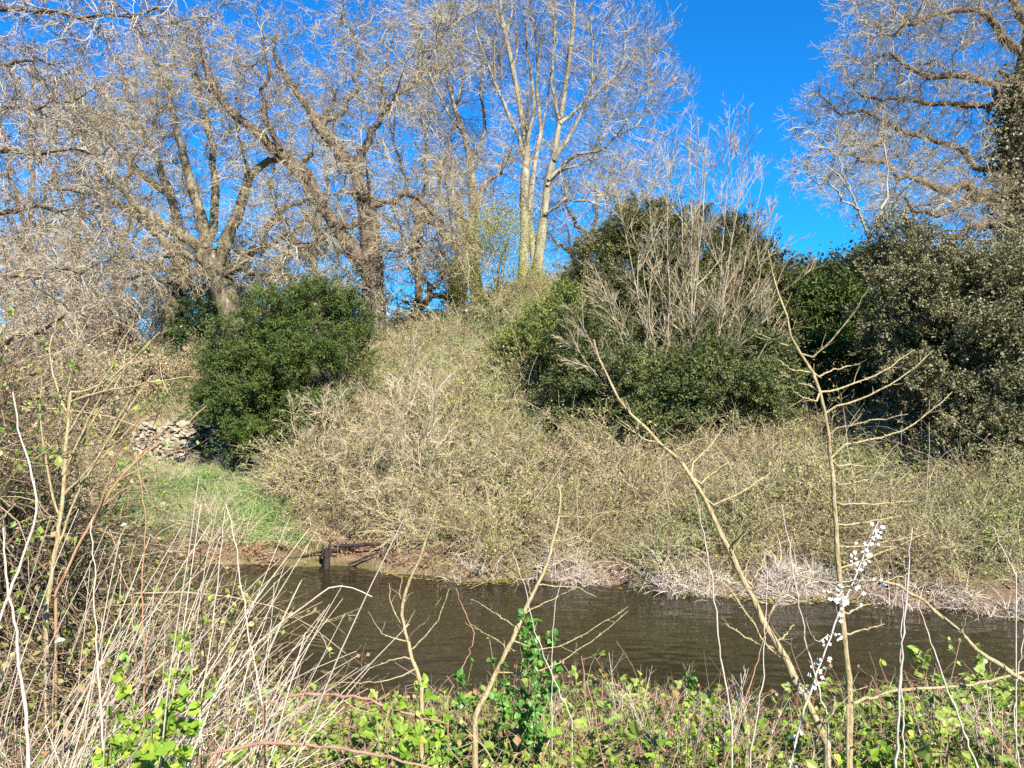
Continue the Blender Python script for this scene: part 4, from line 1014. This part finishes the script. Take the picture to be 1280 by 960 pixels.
# ------------------------------------------------------------------ foreground stems, traced
def stem(name, label, cat, main, Y, r0, r1, shoots, mat, seed=0, Y1=None, sr=.0035, thorn=0, group=None, sub=None):
    r = np.random.default_rng(seed)
    Y1 = Y if Y1 is None else Y1
    p = trace(main, Y, Y1, 22, r, .0)
    gz = float(ground_z(p[0, 0], p[0, 1]))
    if p[0, 2] > gz: p = np.vstack([[p[0, 0], p[0, 1], gz - .06], p])
    root = thing(name, label, cat, (p[0, 0], p[0, 1], gz), group)
    rad = taper(r0, r1, len(p), .8)
    rad = rad * (1 + .10 * r.normal(size=len(p)) * (np.arange(len(p)) > 1))
    p[2:-1] += r.normal(size=(len(p) - 3, 3)) * .0025
    def budded(q, rr, name, sides):
        g = tubes(Geo(), q[None], rr[None], sides)
        n = int(thorn * np.linalg.norm(np.diff(q, axis=0), axis=1).sum())
        if n > 2:
            C, Rb = grow(r, q[None], rr[None], n, .05, .98, (.007, .016), (25, 60), .1, 0, 3, .7, .0021, Lrel=False, rend=.3)
            tubes(g, C, Rb, 4)
            C, Rb = grow(r, q[None], rr[None], max(n // 8, 1), .2, .95, (.03, .12), (30, 60), .12, .1, 5, .6, .0016, Lrel=False)
            tubes(g, C, Rb, 4)
        return g.obj(name, M[mat], root, True)
    budded(p, rad, 'stem', 8)
    out = [p]
    for k, sh in enumerate(shoots):
        s0 = np.array([(sh[0][0] - CX) / F, (CY - sh[0][1]) / F])
        pr = np.stack([p[:, 0] / p[:, 1], (p[:, 2] - EYE) / p[:, 1]], 1)
        i = np.argmin(((pr - s0) ** 2).sum(1)); Yb = p[i, 1]
        q = trace(sh, Yb, Yb + r.normal() * .12, 12, r, .0025); q[0] = p[i]
        budded(q, taper(min(sr, rad[i] * .7), sr * .4, 12), 'side_shoot', 5)
        out.append(q)
    return root, out

stem('bare_sapling', 'upright bare sapling with comb-like side shoots, right of centre in the foreground', 'sapling',
 [(1062, 872), (1056, 800), (1049, 720), (1044, 640), (1038, 565), (1029, 505), (1016, 465), (1002, 443), (990, 428), (986, 402), (975, 370), (965, 340), (960, 312)], 3.4, .0145, .0025,
 [[(1007, 453), (1040, 425), (1068, 388), (1084, 363)], [(1018, 474), (1042, 462), (1075, 454)], [(1026, 493), (1060, 482), (1105, 464), (1142, 437)], [(1033, 513), (1080, 496), (1125, 473), (1166, 438)],
  [(1038, 536), (1085, 528), (1134, 517)], [(1041, 560), (1092, 548), (1135, 535), (1190, 490)], [(1043, 582), (1100, 583)], [(1045, 607), (1088, 599)], [(1046, 631), (1142, 627)], [(1048, 658), (1128, 645)], [(1050, 685), (1092, 681), (1155, 668)],
  [(1052, 712), (1100, 692), (1162, 664)], [(1055, 768), (1086, 754)], [(1057, 794), (1106, 780)], [(992, 436), (962, 424), (940, 412)], [(1011, 466), (986, 460), (970, 448)], [(1019, 484), (992, 477), (974, 463)], [(1025, 503), (1002, 496), (988, 484)]],
 'tan_stem', 1, 3.3, .005, 70)
stem('bare_sapling', 'long bare sapling leaning left over the water from the lower right', 'sapling',
 [(1034, 930), (1012, 885), (986, 832), (956, 780), (932, 730), (906, 680), (880, 625), (854, 580), (820, 548), (790, 520), (766, 486), (746, 442), (742, 424)], 3.0, .0155, .0025,
 [[(986, 832), (957, 806), (932, 766), (914, 738), (884, 708), (862, 688)], [(838, 563), (856, 535), (872, 512)], [(862, 583), (885, 560), (906, 532)], [(872, 606), (912, 576)], [(884, 634), (925, 615), (966, 590)], [(910, 687), (938, 655)], [(936, 735), (950, 710), (958, 688)],
  [(786, 516), (782, 505), (775, 498)], [(830, 556), (800, 545), (770, 520)], [(968, 806), (995, 780)], [(980, 815), (940, 800), (905, 780)], [(955, 778), (975, 745), (985, 720)]],
 'tan_stem', 2, 3.2, .005, 60)
stem('bare_sapling', 'bare sapling leaning right over the water in the middle foreground', 'sapling',
 [(594, 895), (614, 852), (640, 800), (662, 750), (686, 700), (697, 655), (700, 625), (697, 604)], 3.4, .0135, .003,
 [[(698, 645), (740, 645), (776, 628)], [(693, 678), (722, 670), (746, 645)], [(682, 712), (722, 690), (756, 655)], [(660, 815), (712, 803), (757, 776), (784, 758)], [(640, 845), (690, 832), (742, 800), (784, 764)], [(645, 785), (612, 762), (588, 748)], [(650, 818), (620, 800), (586, 780)], [(664, 745), (650, 690), (640, 720)][:2], [(655, 765), (720, 735)], [(672, 730), (690, 775), (698, 735)][:1] + [(720, 735), (745, 745)]],
 'tan_stem', 3, 3.5, .0034, 30)
stem('bare_sapling', 'small forked sapling standing up against the water, left of centre', 'sapling',
 [(527, 858), (516, 822), (506, 787), (503, 757), (514, 722), (528, 690), (540, 655), (548, 625)], 3.6, .0105, .002,
 [[(508, 797), (540, 768), (549, 730)], [(513, 815), (545, 778), (562, 735)], [(504, 785), (489, 756), (487, 728)], [(503, 800), (478, 792), (460, 764)], [(518, 838), (480, 851), (422, 853)], [(510, 820), (482, 828), (460, 836)], [(503, 770), (500, 740), (503, 720)]],
 'tan_stem', 4, 3.6, .0034, 30)
stem('bramble_cane', 'arching pale cane bending in from the right edge over the water', 'bramble cane',
 [(1300, 865), (1262, 838), (1222, 812), (1186, 778), (1150, 748), (1115, 731), (1082, 726), (1035, 727), (985, 716)], 2.6, .0085, .002,
 [[(1204, 795), (1207, 772), (1218, 748), (1224, 715)], [(1100, 728), (1140, 716)]], 'tan_stem', 5, 3.0, .003, 20)
_, bl = stem('blackthorn_spray', 'slender blackthorn spray dotted with white blossom', 'blackthorn',
 [(985, 965), (1004, 890), (1024, 832), (1040, 790), (1056, 748), (1068, 722), (1078, 700), (1092, 668), (1098, 652)], 2.9, .0045, .0018,
 [[(1040, 790), (1020, 800), (1008, 770)], [(1064, 730), (1090, 728), (1106, 720)], [(1056, 748), (1042, 742), (1032, 736)]], 'grey_stem', 6, 3.0, .002)
fl = np.random.default_rng(66)
for cx, cy, n, s in [(1097, 664, 9, 9), (1082, 692, 12, 12), (1075, 708, 8, 8), (1048, 742, 16, 11), (1056, 752, 10, 8), (1045, 748, 8, 9), (1052, 770, 6, 6), (1092, 672, 7, 8), (1046, 797, 5, 6), (1034, 804, 4, 5), (1022, 832, 7, 8), (1036, 828, 4, 4), (1018, 856, 7, 9), (1005, 862, 3, 5), (998, 918, 6, 6), (1100, 730, 6, 8), (1072, 735, 5, 8), (990, 955, 5, 6)]:
    n = int(n * 1.3); ps = np.array([P(cx + fl.normal() * s * .75, cy + fl.normal() * s * .75, 2.95 + fl.normal() * .02) for _ in range(n)])
    g = Geo()
    for c in ps:
        ax = norm(np.array([.1, -.8, .4]) + .6 * fl.normal(size=3)); t1 = norm(np.cross(ax, [0, 0, 1.0])); t2 = np.cross(ax, t1)
        a = np.arange(5) / 5 * 2 * math.pi
        d = np.cos(a)[:, None] * t1 + np.sin(a)[:, None] * t2
        leaves(g, T_OVATE, np.tile(c, (5, 1)), d + ax * .25, np.tile(ax, (5, 1)), .0065 + .004 * fl.random(), .8)
    g.obj('blossom', M['petal'], bpy.data.objects['blackthorn_spray'])
for k, (pix, Y, r, mat, lab) in enumerate([
 ([(1120, 965), (1124, 870), (1130, 775), (1137, 690), (1140, 660)], 2.5, .0042, 'grey_stem', 'tall straight straw stem right of the comb-like sapling'),
 ([(1130, 965), (1128, 880), (1126, 800), (1132, 720)], 2.6, .003, 'grey_stem', 'thin straw stem hugging the tall straight one'),
 ([(1224, 965), (1195, 890), (1166, 810), (1146, 752)], 2.7, .004, 'grey_stem', 'grey stem leaning left below the arching pale cane'),
 ([(1035, 900), (1012, 820), (996, 740), (986, 680), (977, 630)], 2.9, .0034, 'grey_stem', 'fine grey stem leaning left beside the blossom'),
 ([(915, 905), (903, 830), (892, 740), (880, 670), (868, 612)], 2.9, .0034, 'grey_stem', 'fine grey stem crossing the long leaning sapling'),
 ([(938, 940), (952, 860), (956, 790), (958, 720), (955, 690)], 3.0, .003, 'grey_stem', 'fine upright stem right of the long leaning sapling'),
 ([(905, 960), (930, 880), (948, 820), (962, 770)], 2.9, .003, 'red_stem', 'reddish stem leaning right below the long leaning sapling'),
 ([(1275, 960), (1268, 890), (1276, 820), (1282, 780)], 2.6, .003, 'grey_stem', 'short grey stem at the lower right corner'),
 ([(1010, 965), (1030, 905), (1060, 870), (1085, 858)], 2.8, .003, 'tan_stem', 'bent tan twig at the foot of the comb-like sapling'),
 ([(1270, 720), (1255, 690), (1242, 660)], 2.9, .0025, 'grey_stem', 'thin twig slanting at the right edge above the arching cane'),
 ([(35, 965), (30, 880), (16, 770), (6, 700), (4, 660)], 2.3, .0055, 'stalk', 'stout bleached stalk upright at the far left edge'),
 ([(-10, 800), (20, 720), (44, 650), (42, 600), (24, 540), (16, 490)], 3.0, .0062, 'grey_stem', 'pale crooked stem curving up the left hedge'),
 ([(130, 965), (126, 880), (120, 790), (117, 700), (115, 650)], 2.4, .0036, 'stalk', 'straight bleached stalk right of the pale crooked stem'),
 ([(240, 900), (290, 835), (345, 784), (382, 755), (412, 735), (440, 735), (465, 746)], 3.4, .005, 'stalk', 'bleached stem arching over the water at left'),
 ([(330, 890), (312, 800), (300, 720), (288, 650), (282, 630)], 3.1, .004, 'stalk', 'pale stem crossing the left end of the water'),
 ([(250, 880), (265, 790), (275, 700), (281, 640)], 3.3, .0035, 'stalk', 'straight pale stem left of the one crossing the water'),
 ([(180, 800), (178, 720), (182, 650), (176, 600), (170, 560)], 3.4, .003, 'red_stem', 'thin red-brown stem in front of the pale low wall'),
 ([(285, 870), (290, 790), (320, 740), (352, 715)], 3.4, .004, 'tan_stem', 'tan stem curving right over the left end of the water'),
 ([(560, 870), (592, 800), (582, 770), (570, 735)], 3.4, .0025, 'red_stem', 'fine twig beside the sapling leaning over the middle water'),
 ([(715, 900), (672, 800), (655, 730), (640, 690)], 3.3, .0028, 'grey_stem', 'fine grey twig crossing the middle sapling'),
 ([(690, 900), (690, 830), (694, 760), (705, 720), (708, 560)][:4], 3.3, .0025, 'grey_stem', 'upright fine twig right of the middle sapling')]):
    stem('thin_stem', lab, 'stem', pix, Y, r, r * .45, [], mat, 100 + k)
# a few clumps of branching dead stems by the water
def dead_herb(px, Y, h, seed, lab, lean=0, n=4):
    r = np.random.default_rng(seed); b = gnd(px, Y)
    root = thing('dead_herb', lab, 'dead plant', b, 'branching dead stems by the water')
    C = arcs(r, b[None] + r.normal(size=(n, 3)) * np.array([.05, .04, 0]) - np.array([0, 0, .04]), (h * .75, h * 1.1), (2, 18), .0, 8, .03)
    R = np.tile(taper(.0038, .0018, 8), (n, 1))
    for c, rr in zip(C, R): tubes(Geo(), c[None], rr[None], 5).obj('stem', M['stalk' if seed % 2 else 'grey_stem'], root, True)
    A, AR = grow(r, C, R, 5, .3, .9, (.12, .35), (20, 45), .04, .1, 5, .7, .0013, Lrel=False)
    g = tubes(Geo(), A, AR, 4)
    B, BR = grow(r, A, AR, 2, .3, .9, (.04, .12), (20, 50), .04, .1, 4, .7, .001, Lrel=False)
    tubes(g, B, BR, 3).obj('twigs', M['stalk' if seed % 2 else 'grey_stem'], root)
for k, (px, Y, h, lab) in enumerate([
 (780, 4.4, .75, 'clump of pale branching dead stems in front of the water, right of the leafy hawthorn'), (815, 4.2, .85, 'tallest branching dead stem in the middle of the pale clump'), (850, 4.2, .6, 'low branching dead stems left of the long leaning sapling'),
 (755, 4.5, .5, 'short dead stems just right of the leafy hawthorn'), (890, 4, .7, 'branching dead stems behind the foot of the long leaning sapling'), (935, 4.0, .6, 'dead stems between the two right-hand saplings'),
 (360, 4.4, .55, 'branching dead stem on the near bank at the left end of the water'), (320, 4.2, .7, 'branching dead stem among the pale stalks by the water'), (1210, 4.2, .6, 'dead stems under the arching pale cane'), (1170, 4.4, .55, 'dead stems right of the tall straight straw stem'), (690, 4.2, .45, 'little dead stem under the leafy hawthorn'), (1250, 4.0, .6, 'dead stems at the right edge of the near bank')]):
    dead_herb(px, Y, h, 150 + k, lab)

# tan-stemmed shrub in the left hedge
stem('elder_shrub', 'orange-tan elder with a cut upright stem and forked shoots in the left hedge', 'shrub',
 [(58, 760), (68, 700), (76, 640), (82, 570), (88, 490)], 4.4, .014, .008,
 [[(70, 690), (100, 610), (140, 545), (165, 505), (190, 470)], [(80, 590), (105, 535), (130, 490), (162, 455), (188, 425)], [(84, 545), (110, 500), (138, 462), (150, 430), (168, 405)], [(88, 495), (125, 480), (160, 455), (200, 415)],
  [(74, 650), (60, 590), (50, 520), (52, 470)], [(82, 575), (120, 520), (150, 470), (158, 425)], [(78, 620), (120, 575), (150, 520), (170, 480)], [(86, 520), (70, 480), (62, 440), (70, 400)], [(88, 500), (140, 488), (190, 478), (240, 470)]],
 'tan_stem', 160, 4.4, .0085, 6)
stem('red_willow', 'reddish thin shoots leaning right in front of the pale low wall', 'shrub',
 [(70, 740), (110, 660), (150, 598), (185, 565), (230, 532), (258, 508)], 4.4, .009, .003,
 [[(150, 598), (185, 582), (216, 565), (240, 560)], [(165, 583), (195, 545), (215, 520)], [(130, 630), (175, 600), (205, 590)], [(120, 645), (150, 560), (178, 520)]], 'red_stem', 161, 4.4, .005, 5)

# leafy hawthorns and elder shoots in the foreground
def leafy(name, label, base, tips, seed, mat, leaf, n=26, smat='tan_stem', cat='leafy shoot'):
    r = np.random.default_rng(seed); root = thing(name, label, cat, base)
    for (px, py, Y) in tips:
        e = P(px, py, Y); s = np.asarray(base) + r.normal(size=3) * np.array([.05, .04, 0]) - np.array([0, 0, .04])
        p = smooth_path([s, s * .5 + e * .5 + r.normal(size=3) * .04, e], 10)
        st = tubes(Geo(), p[None], taper(.005, .0018, 10)[None], 5).obj('stem', M[smat], root, True)
        A, AR = grow(r, p[None], taper(.004, .002, 10)[None], 7, .35, 1, (.05, .14), (30, 70), .08, .1, 4, .7, .001, Lrel=False)
        g = tubes(Geo(), A, AR, 4)
        src = np.concatenate([A[:, 1:].reshape(-1, 3), p[4:]])
        j = r.integers(0, len(src), n * 3)
        d = norm(r.normal(size=(len(j), 3)) + np.array([0, -.1, .4])); nn = norm(np.array([.2, -.4, 1]) + .5 * r.normal(size=d.shape))
        gl = leaves(Geo(), T_OVATE, src[j] + r.normal(size=d.shape) * .006, d, nn, leaf * (.5 + .8 * r.random(len(j))), .8)
        g.obj('twigs', M[smat], root); gl.obj('leaves', M[mat], root)
    return root
leafy('hawthorn_shoot', 'bright green hawthorn in leaf twined round the middle sapling', gnd(650, 3.7), [(655, 768, 3.4), (672, 775, 3.5), (690, 800, 3.5), (612, 800, 3.4), (590, 828, 3.4), (630, 830, 3.4), (670, 840, 3.4), (700, 835, 3.5), (660, 800, 3.3), (680, 870, 3.3)], 170, 'haw', .034, 30)
leafy('leafy_shoot', 'bright green leafy shoots in the lower left corner, in front of the pale stalks', gnd(190, 2.6), [(150, 830, 2.4), (215, 850, 2.5), (225, 800, 2.6), (140, 890, 2.3), (190, 900, 2.3), (250, 880, 2.5), (165, 930, 2.2), (230, 930, 2.3)], 171, 'fresh', .034, 34)
leafy('leafy_shoot', 'yellow-green leafy shoots on the near bank, left of the foot of the middle sapling', gnd(520, 3.0), [(500, 880, 2.9), (540, 870, 3), (470, 900, 2.8), (560, 900, 2.8), (520, 920, 2.7)], 172, 'fresh', .034, 30)
leafy('leafy_shoot', 'small leafy sprig between the dead stems and the long leaning sapling', gnd(870, 3.6), [(865, 850, 3.5), (890, 870, 3.5), (850, 880, 3.4)], 173, 'fresh', .03, 18)
leafy('leafy_shoot', 'leafy bramble sprigs under the arching cane at lower right', gnd(1180, 3.6), [(1150, 815, 3.5), (1200, 800, 3.6), (1230, 830, 3.5), (1175, 850, 3.4), (1100, 830, 3.6)], 174, 'bramble_leaf', .034, 22, 'cane')
for k, (pix, Y, lab) in enumerate([
 ([(330, 880), (380, 868), (450, 872), (500, 890), (560, 905)], 3.0, 'purple-brown bramble cane arching low across the leafy carpet'),
 ([(250, 945), (330, 930), (420, 935), (500, 950), (560, 965)], 2.6, 'thick purple-brown bramble cane along the bottom edge'),
 ([(1060, 880), (1130, 862), (1200, 858), (1280, 840)], 2.8, 'tan cane lying flat across the lower right undergrowth')]):
    stem('bramble_cane', lab, 'bramble cane', pix, Y, .006, .004, [], 'cane' if k < 2 else 'tan_stem', 180 + k, None, .003, 25)
